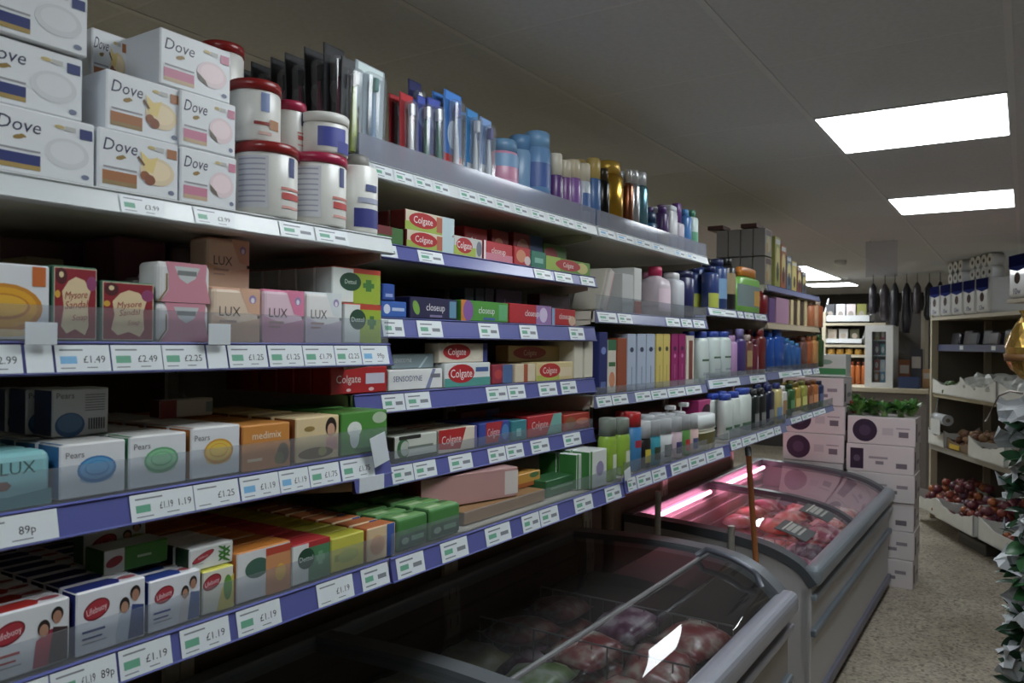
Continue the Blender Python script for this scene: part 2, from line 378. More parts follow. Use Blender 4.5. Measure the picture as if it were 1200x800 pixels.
shelf('D3', 'grey-edged shelf holding purple and red bottles', X2, 3.235, 4.16, 1.502, 1.458, .025, 'grey', W_([(832, 868), (880, 898)]))
shelf('D4', 'lowest grey-edged shelf holding white bottles with blue caps', X1, 3.235, 4.16, 1.252, 1.208, .046, 'grey', W_([(856, 870), (871, 888), (889, 908), (909, 916)]))
shelf('E1', 'grey-edged high shelf holding stacked boxes at the end of the run', X2, 4.16, 5.4, 1.965, 1.93, 0, 'grey')
shelf('E2', 'tan-edged shelf holding purple and mauve boxes', X2, 4.16, 5.4, 1.768, 1.732, 0, 'tan')
shelf('E3', 'grey-edged shelf holding shiny blue bottles', X2, 4.16, 5.4, 1.506, 1.466, .03, 'grey', W_([(914, 940), (942, 952), (954, 964)]))
shelf('E4', 'lowest grey-edged shelf holding green and orange bottles', X1, 4.16, 5.35, 1.272, 1.236, .046, 'grey', W_([(928, 940), (941, 953), (954, 968)]))
# printed upstand film along the top shelf
FILM = clear((.72, .74, .80), .35, (.50, .52, .60), 1.5, .08)
for key, a, b in (('T1', 1.16, 2.20), ('T2', 2.21, 3.22)):
    o = obj('edge_upstand', MB().box((X2-.012, a, 2.014), (X2-.009, b, 2.066), FILM)); tag(o, 'hazy plastic upstand along the '+('toothbrush' if key == 'T1' else 'spray can')+' shelf', 'upstand')
# blank white shelf talkers
def talker(u0, u1, vt, vb, X, label, lean=0., group=None):
    y0 = on(u0, vb, 0, X).y; y1 = on(u1, vb, 0, X).y; z1 = on(u0, vt, 0, X).z; z0 = on(u0, vb, 0, X).z
    m = MB().rbox((0, 0, 0), (.0012, y1-y0, z1-z0), mat((200, 208, 214), .4, noise_amt=.02), r=.0005, seg=1)
    o = obj('shelf_talker', m, None, (X+.0035, y0, z0), (lean, 0, 0)); tag(o, label, 'price card')
talker(27, 65, 377, 404, X1, 'blank white card clipped in front of the red sandal soap')
talker(242, 268, 379, 404, X1, 'blank white card clipped between pink and peach soap packs')
talker(437, 455, 512, 548, X1+.004, 'white price card tilting off the shelf corner', .25)
talker(419, 448, 560, 578, X1+.001, 'white ticket hanging below the shelf edge by the black and white box')
talker(731, 738, 551, 564, X1+.004, 'small white tag clipped at the joint of the lowest shelves', .2)

# ------------------------------------------------------------ chest freezers with curved glass
def smooth_prof(pts, n=4):
    out = []
    P = [Vector((p[0], p[1])) for p in pts]
    for i in range(len(P)-1):
        p0 = P[max(i-1, 0)]; p1 = P[i]; p2 = P[i+1]; p3 = P[min(i+2, len(P)-1)]
        for k in range(n):
            t = k/n; out.append(.5*((2*p1)+(p2-p0)*t+(2*p0-5*p1+4*p2-p3)*t*t+(3*p1-p0-3*p2+p3)*t**3))
    out.append(P[-1]); return [(p.x, p.y) for p in out]
def offs(prof, d):
    out = []
    for i, p in enumerate(prof):
        a = Vector(prof[max(i-1, 0)]); b = Vector(prof[min(i+1, len(prof)-1)]); t = (b-a).normalized(); n = Vector((-t.y, t.x))
        out.append((p[0]+n.x*d, p[1]+n.y*d))
    return out
def strip_along(m, prof, y0, y1, th, mt):
    a = prof; b = offs(prof, -th); m.prism(a+b[::-1], y0, y1, mt)
def freezer(label, x0, x1, y0, y1, prof, ribs, frame_c, panel_c, rail_c, joint_x, tube=False, inner=(206, 206, 204), well=.36, side_c=None):
    t = thing('chest_freezer', label, 'freezer', ((x0+x1)/2, (y0+y1)/2, 0)); T = Vector(t.location)
    def part(n, m, label=None):
        m.v = [(v[0]-T.x, v[1]-T.y, v[2]) for v in m.v]; o = obj(n, m, t)
        if label: o['label'] = label
        return o
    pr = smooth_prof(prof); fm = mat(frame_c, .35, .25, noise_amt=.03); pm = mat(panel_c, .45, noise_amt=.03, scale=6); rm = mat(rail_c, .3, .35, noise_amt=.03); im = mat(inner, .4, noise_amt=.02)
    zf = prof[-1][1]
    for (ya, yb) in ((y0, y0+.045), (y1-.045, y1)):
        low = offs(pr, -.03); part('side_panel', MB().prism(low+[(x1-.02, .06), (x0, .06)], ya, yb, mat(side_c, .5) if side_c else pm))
    part('front_panel', MB().rbox((x1-.06, y0, .08), (x1-.012, y1, zf-.02), pm, r=.004))
    part('rear_panel', MB().box((x0, y0+.045, .06), (x0+.05, y1-.045, prof[0][1]-.03), im))
    part('well_floor', MB().box((x0+.05, y0+.045, well-.04), (x1-.06, y1-.045, well), im))
    part('plinth', MB().box((x0+.02, y0+.01, 0), (x1-.03, y1-.01, .07), BLACK))
    part('top_rail', MB().rbox((x1-.05, y0-.004, zf-.012), (x1+.028, y1+.004, zf+.075), rm, r=.03, seg=4), 'rounded grey front rail')
    part('lower_rail', MB().rbox((x1-.02, y0, zf-.075), (x1+.012, y1, zf-.045), rm, r=.008))
    part('bumper_strip', MB().rbox((x1-.02, y0, zf*.62), (x1+.010, y1, zf*.62+.034), mat((112, 124, 134), .35, .3), r=.008))
    part('kick_strip', MB().rbox((x1-.02, y0, .05), (x1+.008, y1, .10), mat((104, 104, 122), .4, .2), r=.006))
    for z in range(3):
        part('inner_slat', MB().box((x0+.05, y0+.05, prof[0][1]-.12-.08*z), (x0+.062, y1-.05, prof[0][1]-.09-.08*z), im))
    part('rear_rail', MB().rbox((x0-.005, y0, prof[0][1]-.035), (x0+.05, y1, prof[0][1]+.012), fm, r=.006))
    for k, yr in enumerate(ribs):
        w = .028 if 0 < k < len(ribs)-1 else .04
        m = MB(); strip_along(m, offs(pr, .008), yr-w, yr+w, .04, fm); part('arch_frame', m)
    if joint_x < 0: part('glass_joint', MB().rbox((joint_x-.006, y0+.03, prof_z(pr, joint_x)-.006), (joint_x+.006, y1-.03, prof_z(pr, joint_x)+.006), mat((190, 192, 196), .25, .6), r=.003))
    for a, b in zip(ribs[:-1], ribs[1:]):
        jx = joint_x if joint_x < 0 else -1.1; back = [p for p in pr if p[0] <= jx+.03]; fr = [p for p in pr if p[0] >= jx-.03]; fr = [back[-1]]+[p for p in fr if p[0] > back[-1][0]]
        for nm, q in (('rear_glass', back), ('front_glass', fr)):
            m = MB(); m.prism(offs(q, -.004), a+.03, b-.03, GLASS, cap=False, close=False)
            m.smooth = [True]*len(m.f); part(nm, m)
    if tube:
        for a, b in zip(ribs[:-1], ribs[1:]):
            part('light_tube', MB().tube([(x0+.085, a+.12, prof[0][1]-.035), (x0+.085, b-.12, prof[0][1]-.035)], .011, emit((1., .30, .48), PINK_E), seg=10), 'glowing pink strip light')
    return t
def prof_z(pr, x):
    for a, b in zip(pr[:-1], pr[1:]):
        if a[0] <= x <= b[0]: return a[1]+(b[1]-a[1])*(x-a[0])/(b[0]-a[0])
    return pr[-1][1]
P2 = [(-1.66, .80), (-1.44, .792), (-1.19, .778), (-1.07, .764), (-.957, .742), (-.864, .708), (-.80, .668), (-.752, .61)]
P1 = [(-1.605, .862), (-1.25, .879), (-1.04, .876), (-.905, .862), (-.82, .830), (-.755, .783), (-.712, .735), (-.695, .69)]
freezer('cream chest freezer with curved glass lit pink inside', -1.66, -.757, 3.61, 5.95, P2, [3.64, 4.76, 5.92], (86, 92, 98), (184, 183, 184), (140, 152, 162), 1, tube=True, well=.42)
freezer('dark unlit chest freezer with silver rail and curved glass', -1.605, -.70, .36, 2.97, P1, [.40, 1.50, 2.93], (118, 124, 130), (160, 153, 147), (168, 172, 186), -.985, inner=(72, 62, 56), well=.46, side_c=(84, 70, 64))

def mottled(c1, c2, seed):
    m = bpy.data.materials.new('printed_film'); m.use_nodes = True; nt = m.node_tree; b = nt.nodes['Principled BSDF']; b.inputs['Roughness'].default_value = .3
    tc = nt.nodes.new('ShaderNodeTexCoord'); n = nt.nodes.new('ShaderNodeTexNoise'); n.inputs['Scale'].default_value = 16; n.inputs['Detail'].default_value = 3
    mp = nt.nodes.new('ShaderNodeMapping'); mp.inputs['Location'].default_value = (seed, seed*.7, 0)
    nt.links.new(tc.outputs['Object'], mp.inputs[0]); nt.links.new(mp.outputs[0], n.inputs['Vector'])
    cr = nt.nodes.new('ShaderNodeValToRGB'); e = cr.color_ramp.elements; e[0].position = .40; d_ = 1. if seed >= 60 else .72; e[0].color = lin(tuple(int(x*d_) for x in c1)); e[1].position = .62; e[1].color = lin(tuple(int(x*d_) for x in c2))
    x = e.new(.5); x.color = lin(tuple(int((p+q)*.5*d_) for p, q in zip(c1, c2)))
    nt.links.new(n.outputs['Fac'], cr.inputs[0]); nt.links.new(cr.outputs[0], b.inputs['Base Color'])
    bp = nt.nodes.new('ShaderNodeBump'); bp.inputs['Strength'].default_value = .4; bp.inputs['Distance'].default_value = .006; nt.links.new(n.outputs['Fac'], bp.inputs['Height']); nt.links.new(bp.outputs[0], b.inputs['Normal'])
    return m
def pillow(w, l, h, c1, c2, seed, deco=None):
    """soft frozen-food bag lying flat"""
    m = MB(); nx, ny = 8, 6; rnd = random.Random(seed)
    a = b = mottled(c1, c2, seed)
    idx = {}
    for s in (1, -1):
        for i in range(nx+1):
            for j in range(ny+1):
                if s < 0 and (i in (0, nx) or j in (0, ny)): idx[s, i, j] = idx[1, i, j]; continue
                p, q = i/nx*2-1, j/ny*2-1
                e = (1-abs(p)**3.)*(1-abs(q)**2.4)
                z = s*h*.5*max(0, e)**.6+.16*h*noise.noise(Vector((p*2.3+seed, q*2.3, s*3)))*(1 if s > 0 else .3)
                idx[s, i, j] = len(m.v); m.v.append((q*w/2*(1-.04*abs(p)), p*l/2, h*.5+z))
    for s in (1, -1):
        for i in range(nx):
            for j in range(ny):
                q = [idx[s, i, j], idx[s, i+1, j], idx[s, i+1, j+1], idx[s, i, j+1]]
                mt = b if (3 <= i <= 4 or (i == 5 and j > 1)) and s > 0 else a
                m.face(q if s < 0 else q[::-1], mt, True)
    return m
FOOD = [((200, 206, 190), (120, 150, 70)), ((176, 30, 34), (230, 210, 190)), ((208, 206, 170), (170, 160, 90)), ((60, 70, 130), (220, 220, 225)), ((196, 60, 40), (240, 180, 120)), ((70, 120, 60), (220, 220, 200)), ((214, 190, 196), (150, 60, 110)), ((120, 40, 90), (225, 200, 210))]
FN = ['pale green and olive', 'red and cream', 'pale yellow', 'navy and white', 'orange red', 'leaf green', 'pale pink', 'plum and pink']
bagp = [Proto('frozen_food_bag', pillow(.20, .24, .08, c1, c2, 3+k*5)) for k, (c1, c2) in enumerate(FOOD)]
FOOD += [((232, 70, 56), (244, 190, 170)), ((240, 120, 80), (240, 60, 50)), ((236, 190, 190), (180, 60, 100)), ((246, 220, 214), (226, 90, 80))]
FN += ['bright red', 'coral red', 'rose and magenta', 'blush and red']
bagp += [Proto('frozen_food_bag', pillow(.20, .24, .08, c1, c2, 60+k*5)) for k, (c1, c2) in enumerate(FOOD[8:])]
def fill(x0, x1, y0, y1, z, sel, where, layers=2, seed=1, ztop=None):
    rnd = random.Random(seed)
    for L in range(layers):
        y = y0+.14
        while y < y1-.12:
            x = x0+.12
            while x < x1-.10:
                k = sel(x, y, rnd)
                o = bagp[k].put((x+rnd.uniform(-.015, .015), y+rnd.uniform(-.02, .02), z+.082*L+.004*rnd.random()), FN[k]+' frozen food bag lying in the '+where, 'frozen food', FN[k]+' bags in the '+where, rot=(rnd.uniform(-.12, .12), rnd.uniform(-.12, .12), rnd.uniform(-.25, .25)))
                x += .245
            y += .30
fill(-1.6, -.83, 3.66, 4.74, .425, lambda x, y, r: r.choice([8, 9, 11]) if x < -1.05 or y < 3.95 else r.choice([9, 10, 10, 7]), 'pink-lit freezer', 2, 3)
fill(-1.6, -.83, 4.78, 5.90, .425, lambda x, y, r: r.choice([8, 9, 10, 11]), 'pink-lit freezer', 2, 5)
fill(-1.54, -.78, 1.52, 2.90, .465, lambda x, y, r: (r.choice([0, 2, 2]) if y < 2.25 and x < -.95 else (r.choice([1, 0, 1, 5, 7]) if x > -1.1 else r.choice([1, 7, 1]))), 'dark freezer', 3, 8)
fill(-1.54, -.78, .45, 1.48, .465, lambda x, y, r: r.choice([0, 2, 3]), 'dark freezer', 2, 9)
# wire basket dividers
def divider(x0, x1, y, z0, z1, label):
    t = thing('wire_divider', label, 'wire basket', ((x0+x1)/2, y, z0)); w = mat((150, 152, 154), .35, .6)
    cx = (x0+x1)/2
    for z in (0, (z1-z0)/2, z1-z0): obj('rail', MB().tube([(x0-cx, 0, z), (x1-cx, 0, z)], .003, w, 6), t)
    n = 14; me = MB().tube([(0, 0, 0), (0, 0, z1-z0)], .0022, w, 6).mesh('wire')
    for i in range(n+1): obj('wire', me, t, (x0-cx+(x1-x0)*i/n, 0, 0))
divider(-1.54, -.80, 2.20, .465, .72, 'wire divider standing across the dark freezer by the red bags')
divider(-1.54, -.80, 2.60, .465, .72, 'wire divider standing across the dark freezer at its far end')
divider(-1.6, -.83, 4.30, .425, .62, 'wire divider standing across the pink-lit freezer')
# price cards on the far freezer's glass
def glass_card(y, label):
    pr = smooth_prof(P2); pts = [p for p in pr if -1.02 < p[0] < -.86]
    m = MB(); strip_along(m, offs(pts, .012), y-.11, y+.11, .004, mat((84, 90, 92), .4))
    o = obj('price_card', m); tag(o, label, 'price card')
    a = Vector((pts[1][0], pts[1][1])); b = Vector((pts[-2][0], pts[-2][1])); d = (b-a).normalized(); n = Vector((-d.y, d.x))
    fr_o = a+n*.016; pm = MB(); fr = ((fr_o.x, y, fr_o.y), (0, 1, 0), (d.x, 0, d.y), (n.x, 0, n.y)); L = (b-a).length
    for k, h in ((.3, .05), (.55, .05), (.8, .03)): pm.p_rect(fr, -.08, L*k-h/2*.6, .08, L*k+h/2*.2, ink((170, 172, 166)))
    pm.p_rect(fr, -.1, L*.02, .1, L*.1, ink((200, 200, 190))); obj('print', pm, o)
glass_card(4.02, 'dark price card on the pink freezer glass at its near end')
glass_card(4.52, 'dark price card on the pink freezer glass beside the middle arch')
# handle on the near freezer's end frame
pr = smooth_prof(P1); hp = [p for p in offs(pr, .035) if -1.0 < p[0] < -.76]
o = obj('lid_handle', MB().tube([(p[0], 2.80, p[1]-(.03 if k in (0, len(hp)-1) else 0)) for k, p in enumerate(hp)], .011, mat((100, 104, 116), .35, .3))); tag(o, 'curved grey lid handle at the end of the dark freezer', 'handle')
# poles standing in the gap between the freezers
def pole(pts, r, c, label, tip=None):
    b = Vector(pts[0]); m = MB().tube([Vector(p)-b for p in pts], r, mat(c, .5, noise_amt=.15, scale=40), 12)
    o = obj('pole', m, None, b); tag(o, label, 'pole')
    if tip: q = Vector(pts[-1])-b; d = (q-(Vector(pts[-2])-b)).normalized(); obj('tip', MB().tube([q-d*.012, q+d*.02, q+d*.028], [r*1.15, r*1.15, r*.5], mat(tip, .5), 12), o)
tp = on(877, 530, 0, -.988); lo = on(886, 660, 1, tp.y+.06); d = (lo-tp)/(tp.z-lo.z)
pole([tp+d*tp.z, tp+d*(tp.z*.5), tp], .0125, (206, 120, 60), 'orange brown wooden broom handle leaning on the lowest shelf', BLACK)
a = on(857, 616, 1, 3.45); pole([(a.x, 3.45, 0), (a.x, 3.45, a.z)], .016, (226, 226, 220), 'short white pole standing before the cream freezer side')
a = on(769, 575, 1, 3.35); pole([(a.x, 3.35, 0), (a.x+.01, 3.35, a.z)], .014, (214, 210, 200), 'tall pale grey pole standing under the shelves')
a = on(712, 600, 1, 3.30); pole([(a.x, 3.30, 0), (a.x, 3.30, 1.18)], .028, (120, 92, 70), 'brown post standing under the shelves between the freezers')

# ------------------------------------------------------------ products: cartons
def frames(W, H, D):
    return {'F': ((0, -W/2, 0), (0, 1, 0), (0, 0, 1), (1, 0, 0), W, H), 'T': ((0, -W/2, H), (0, 1, 0), (-1, 0, 0), (0, 0, 1), W, D), 'S': ((-D, -W/2, 0), (1, 0, 0), (0, 0, 1), (0, -1, 0), D, H)}
def draw(m, fr6, items):
    fr = fr6[:4]; W, H = fr6[4:]
    for it in items:
        k = it[0]
        if k == 'r': m.p_rect(fr, it[1]*W, it[2]*H, it[3]*W, it[4]*H, ink(it[5]))
        elif k == 'e': m.p_ell(fr, it[1]*W, it[2]*H, it[3]*W, it[4]*H, ink(it[5]), it[6] if len(it) > 6 else 0)
        elif k == 'p': m.p_poly(fr, [(a*W, b*H) for a, b in it[1]], ink(it[2]))
        elif k == 't': m.p_text(fr, it[1], it[2]*W, it[3]*H, it[4]*H, ink(it[5]), wmax=it[6]*W if len(it) > 6 else W*.9, shear=it[7] if len(it) > 7 else 0, rot=it[8] if len(it) > 8 else 0)
def carton(W, H, D, col, side=None, top=None, F=(), T=(), S=(), name='soap_box', soft=0.):
    side = side or col; top = top or col
    b = MB().rbox((-D, -W/2, 0), (0, W/2, H), mat(col, .42, noise_amt=.03), r=.002+soft, seg=1 if not soft else 3, near=mat(side, .42, noise_amt=.03), top=mat(top, .42, noise_amt=.03), far=mat(side, .42, noise_amt=.03))
    fs = frames(W, H, D); pp = []
    for k, it, n in (('F', F, 'front_print'), ('T', T, 'top_print'), ('S', S, 'side_print')):
        p = MB(); draw(p, fs[k], it); pp.append((n, p))
    return Proto(name, b, pp)
def rowlabel(l, k, deep):
    if deep == 1: return l
    if len(l.split()) > 12: return l+(' in front' if k == 0 else ' behind')
    return l+(', at the front' if k == 0 else (', standing behind' if deep == 2 else ', in the row behind'))
def headroom(key, y, xb=-9):
    z = SH[key][1]; c = [q[1]-.032 for q in SH.values() if q[1] > z+.02 and q[2] <= y <= q[3] and xb < q[0]-.002]
    return min(c) if c else 9
def place(key, u0, u1, vt, D, label, cat, make, vb=None, setback=.02, deep=1, group=None, yaw=0., zb=None, gap=.003, jit=.004, parts_deep=True, H=None, tilt=.03):
    """stand a product on a shelf: width from photo columns u0..u1 on its front plane, height from row vt at u0"""
    X, z, _, _ = SH[key]; X -= setback
    y0 = yat(u0, X, z); y1 = yat(u1, X, z)
    base = z if vb is None else on(u0, vb, 0, X).z
    if zb is not None: base = zb
    if H is None: H = on(u0, vt, 0, X).z-base
    H = min(H, headroom(key, (y0+y1)/2)-base-.003)
    W = (y1-y0)-.002
    pr = make(W, H, D)
    if deep > 1 and not group: group = label
    for k in range(deep):
        pr.put((X-k*(D+gap)+random.uniform(-1, 0)*jit, (y0+y1)/2, base+.0005), rowlabel(label, k, deep), cat, group if deep == 1 or k else None, (0, random.uniform(-tilt, 0)*(k > 0), yaw+random.uniform(-.02, .02)*(k > 0)), parts=parts_deep or k == 0)
    return base+H
# --- printed faces
def soap_multi(acc, acc2, soap, extra=()):
    return [('t', 'Dove', .27, .75, .2, (40, 44, 84), .4, .2), ('e', .26, .56, .055, .035, GOLD, .3), ('e', .30, .585, .03, .02, GOLD, -.4), ('r', .06, .36, .46, .39, (150, 150, 156)), ('r', .05, .16, .46, .32, acc), ('r', .05, .09, .46, .16, acc2),
            ('e', .72, .44, .22, .24, soap), ('e', .72, .46, .17, .17, tuple(min(255, int(c*1.05)) for c in soap)), ('r', .84, .72, .97, .88, acc), ('e', .64, .84, .05, .03, (200, 176, 110)), ('r', .69, .80, .80, .87, (190, 190, 186)), ('e', .9, .12, .04, .04, (110, 120, 150))]+list(extra)
D_BLUE = soap_multi((36, 52, 120), (170, 140, 70), (208, 211, 215))
D_ORNG = soap_multi((170, 104, 56), (150, 124, 76), (226, 204, 164), [('p', [(.5, .75), (.62, .62), (.72, .7), (.66, .4), (.56, .42)], (232, 204, 120)), ('e', .56, .34, .06, .08, (150, 84, 44)), ('e', .62, .28, .07, .09, (140, 74, 40)), ('p', [(.48, .66), (.56, .52), (.54, .5), (.46, .62)], (110, 70, 40))])
D_PINK = soap_multi((204, 120, 148), (200, 168, 134), (228, 206, 210), [('p', [(.5, .42), (.62, .3), (.66, .2), (.52, .3)], (110, 96, 80))])
def dove(F): return lambda W, H, D: carton(W, H, D, (222, 226, 230), (206, 212, 220), (228, 230, 232), F)
def pears(c1, c2, side):
    F = [('t', 'Pears', .22, .80, .11, (96, 96, 104), .3), ('e', .55, .34, .26, .10, tuple((x+220)//2 for x in c2)), ('e', .55, .5, .30, .25, c1), ('e', .55, .515, .26, .2, c2), ('e', .55, .52, .19, .14, c1), ('e', .55, .53, .17, .12, c2)]
    return lambda W, H, D: carton(W, H, D, (214, 218, 222), side, (216, 216, 214), F, T=[('r', 0, .0, .06, 1, side)])
def logo_red(cx, cy, rx, ry, rot=.35):
    return [('e', cx, cy, rx, ry, (120, 24, 36), rot), ('e', cx, cy, rx*.9, ry*.84, (176, 44, 56), rot), ('t', 'Lifebuoy', cx, cy, ry*.62, (228, 200, 204), rx*1.5, 0, rot*.5)]
def people(x0, c1, c2):
    return [('p', [(x0, .04), (x0+.38, .04), (x0+.36, .5), (x0+.22, .58), (x0+.04, .45)], c1), ('p', [(x0+.18, .04), (x0+.42, .04), (x0+.42, .55), (x0+.24, .6)], c2), ('e', x0+.13, .62, .075, .13, (36, 26, 24)), ('e', x0+.13, .58, .055, .10, (178, 130, 104)), ('e', x0+.29, .78, .075, .12, (30, 22, 22)), ('e', x0+.29, .74, .055, .10, (170, 120, 96))]
def health(front, body, c1, c2, stripe):
    F = logo_red(.28, .68, .19, .16)+[('r', .08, .34, .4, .38, stripe), ('r', .08, .24, .36, .27, stripe), ('r', .08, .17, .42, .19, (150, 154, 160))]+people(.55, c1, c2)
    T = [('p', [(0, .1), (.62, .1), (.7, .5), (.62, .9), (0, .9)], stripe), ('e', .82, .5, .13, .2, (176, 80, 90))]
    return lambda W, H, D: carton(W, H, D, front, body, (220, 222, 226), F, T)
def plus_pack(top, main, tone, name='Dettol'):
    F = [('r', .42, 0, 1, .9, main), ('r', .42, .86, 1, 1, top), ('e', .36, .6, .22, .26, (30, 70, 50)), ('t', name, .36, .6, .12, (190, 210, 196), .36), ('r', .68, .36, .80, .7, tone), ('r', .62, .46, .86, .6, tone)]
    return lambda W, H, D: carton(W, H, D, (214, 220, 216), (200, 206, 204), top, F)
def paste(body, txt, tcol, logo=None, panels=(), top=None, side=None, th=.34, tx=.35, tw=.5):
    F = list(panels)
    if logo: F += [('e', tx, .55, .28, .40, logo)]
    if txt: F += [('t', txt, tx, .56, th, tcol, tw)]
    return lambda W, H, D: carton(W, H, D, body, side or body, top or body, F, name='toothpaste_box')
CG = dict(txt='Colgate', tcol=(228, 226, 224), logo=(186, 22, 30))
def plain(c, side=None, F=(), top=None, name='product_box', T=()): return lambda W, H, D: carton(W, H, D, c, side, top, F, T, name=name)

# S1 --------------------------------------------------- soap multipacks and tubs
def stack(key, u0, u1, vt, vb, D, label, make, setback=.025, yaw=0., cat='soap box', **k): return place(key, u0, u1, vt, D, label, cat, make, vb=vb, setback=setback, yaw=yaw, **k)
DH = .0835
def dbox(u0, u1, level, label, F, setback=.03, D=.075, yaw=0.):
    X, z = SH['S1'][:2]; X -= setback; y0 = yat(u0, X, z+.06+DH*level); y1 = yat(u1, X, z+.06+DH*level)
    dove(F)(y1-y0-.002, DH-.002, D).put((X, (y0+y1)/2, z+.001+DH*level), label, 'soap box', 'white soap cartons on the top shelf', (0, 0, yaw))
dbox(-14, 112, 0, 'white and navy soap carton at the bottom of its stack of three', D_BLUE, .022)
dbox(-34, 98, 1, 'white and navy soap carton in the middle of its stack of three', D_BLUE, .030)
dbox(-30, 104, 2, 'white and navy soap carton on top of its stack of three', D_BLUE, .024)
dbox(114, 210, 0, 'white and orange vanilla soap carton at the bottom of its stack', D_ORNG, .022)
dbox(124, 213, 1, 'white and orange vanilla soap carton resting on another, its side showing', D_ORNG, .032, D=.13)
dbox(107, 150, 2, 'small white soap pack lying behind the vanilla soap carton', D_ORNG, .12, D=.07)
dbox(211, 278, 0, 'white and pink soap carton at the bottom beside the tubs', D_PINK, .022)
dbox(211, 277, 1, 'white and pink soap carton in the middle of its stack', D_PINK, .026)
dbox(187, 271, 2, 'white and pink soap carton on top of its stack, its side showing', D_PINK, .034, D=.10)
TUB = mat((222, 222, 216), .3)
def tub(u0, u1, vt, vb, label, lid, deco, setback=.06, lidh=.013, lidc=None, grp='lidded tubs on the top shelf', cap=None):
    X = SH['S1'][0]-setback; z0 = SH['S1'][1] if vb is None else on((u0+u1)/2, vb, 0, X+.0).z
    y0 = yat(u0, X, z0); y1 = yat(u1, X, z0); R = (y1-y0)/2*.93; H = on((u0+u1)/2, vt, 0, X).z-z0-.002
    hb = H-lidh
    b = MB().loft([(0, R*.92, R*.92, TUB), (.004, R*.97, R*.97, TUB), (hb-.008, R*.97, R*.97, TUB), (hb-.002, R*.9, R*.9, TUB), (hb, R*.9, R*.9, TUB)], 28)
    pp = MB(); p2 = MB()
    for (a0, a1, f0, f1, c) in deco: q_ = p2 if a0 < -60 else pp; q_.patch(R*.975+.0004*(1+(len(q_.f) > 0)), hb*f0, hb*f1, a0, a1, ink(c))
    pr = Proto('cream_tub', b, [('front_label', pp), ('back_label', p2)])
    if cap: l = MB().loft([(hb-.003, R*.62, R*.62, cap), (H-.004, R*.55, R*.55, cap), (H, R*.45, R*.45, cap)], 24)
    else: l = MB().loft([(hb-.004, R, R, lid), (H-.003, R*1.0, R*1.0, lid), (H, R*.95, R*.95, lid)], 28)
    o = pr.put((X, (y0+y1)/2, z0+.001), label, 'tub', grp); obj('lid', l, o)
    return z0+H
LR = mat((150, 26, 26), .3); LP = mat((176, 30, 70), .3)
back_txt = [(-95, -35, .12, .9, (206, 208, 216))]+[(-92, -40, .2+.08*k, .222+.08*k, (160, 163, 184)) for k in range(9)]
front_txt = [(5, 20, .62, .92, (60, 74, 130)), (-12, 40, .42, .46, (200, 120, 110)), (-10, 40, .28, .38, (190, 60, 56)), (-10, 36, .14, .18, (210, 150, 140))]
t1 = tub(277, 342, 172, None, 'large white tub with dark red lid on the shelf', LR, back_txt+front_txt, .055)
t2 = tub(341, 398, 184, None, 'large white tub with raspberry lid on the shelf', LP, back_txt+front_txt, .055)
tub(396, 436, 182, None, 'slim white bottle with grey cap at the shelf end', None, [(-50, 40, .08, .36, (44, 50, 130)), (-20, 20, .62, .72, (60, 74, 130)), (-40, 30, .44, .52, (150, 156, 180))], .05, .024, cap=mat((120, 118, 112), .5))
nut = [(-25, -5, .55, .9, (120, 140, 190)), (-40, 20, .3, .36, (150, 50, 44)), (-5, 22, .24, .42, (168, 110, 60)), (-30, 0, .12, .18, (200, 160, 150))]
def tub_on(u0, u1, vt, zb, label, lid, deco, setback, lidh=.013):
    X = SH['S1'][0]-setback; y0 = yat(u0, X, zb); y1 = yat(u1, X, zb); R = (y1-y0)/2*.96; H = on((u0+u1)/2, vt, 0, X).z-zb-.002; hb = H-lidh
    b = MB().loft([(0, R*.92, R*.92, TUB), (.004, R*.97, R*.97, TUB), (hb-.008, R*.97, R*.97, TUB), (hb-.002, R*.9, R*.9, TUB), (hb, R*.9, R*.9, TUB)], 28)
    pp = MB(); p2 = MB()
    for (a0, a1, f0, f1, c) in deco: q_ = p2 if a0 < -60 else pp; q_.patch(R*.975+.0004*(1+(len(q_.f) > 0)), hb*f0, hb*f1, a0, a1, ink(c))
    o = Proto('cream_tub', b, [('front_label', pp), ('back_label', p2)]).put((X, (y0+y1)/2, zb+.001), label, 'tub', 'lidded tubs on the top shelf')
    obj('lid', MB().loft([(hb-.004, R, R, lid), (H-.003, R, R, lid), (H, R*.95, R*.95, lid)], 28), o)
tub_on(271, 323, 99, t1, 'white tub with dark red lid stacked on the red-lidded tub', LR, nut, .062)
tub_on(322, 354, 121, t2, 'narrow white tub with raspberry lid stacked behind the blue-labelled tub', LP, front_txt, .075)
tub_on(354, 401, 137, t2, 'white tub with blue label and white lid stacked on a tub', TUB, [(-55, 15, .2, .78, (66, 74, 168)), (-10, 30, .05, .4, (50, 56, 150))], .045)
tub_on(236, 281, 54, SH['S1'][1]+.17, 'white tub with dark red lid behind the pink soap cartons', LR, [], .17)
X = SH['S1'][0]
pr = carton(.09, .13, .03, (40, 130, 60), F=[('r', 0, 0, 1, .45, (216, 160, 40))], name='product_box'); q = on(320, 120, 0, X-.19); pr.put((X-.19, q.y, SH['S1'][1]+.001), 'green and yellow box half hidden behind the tubs', 'box', rot=(0, 0, .3))

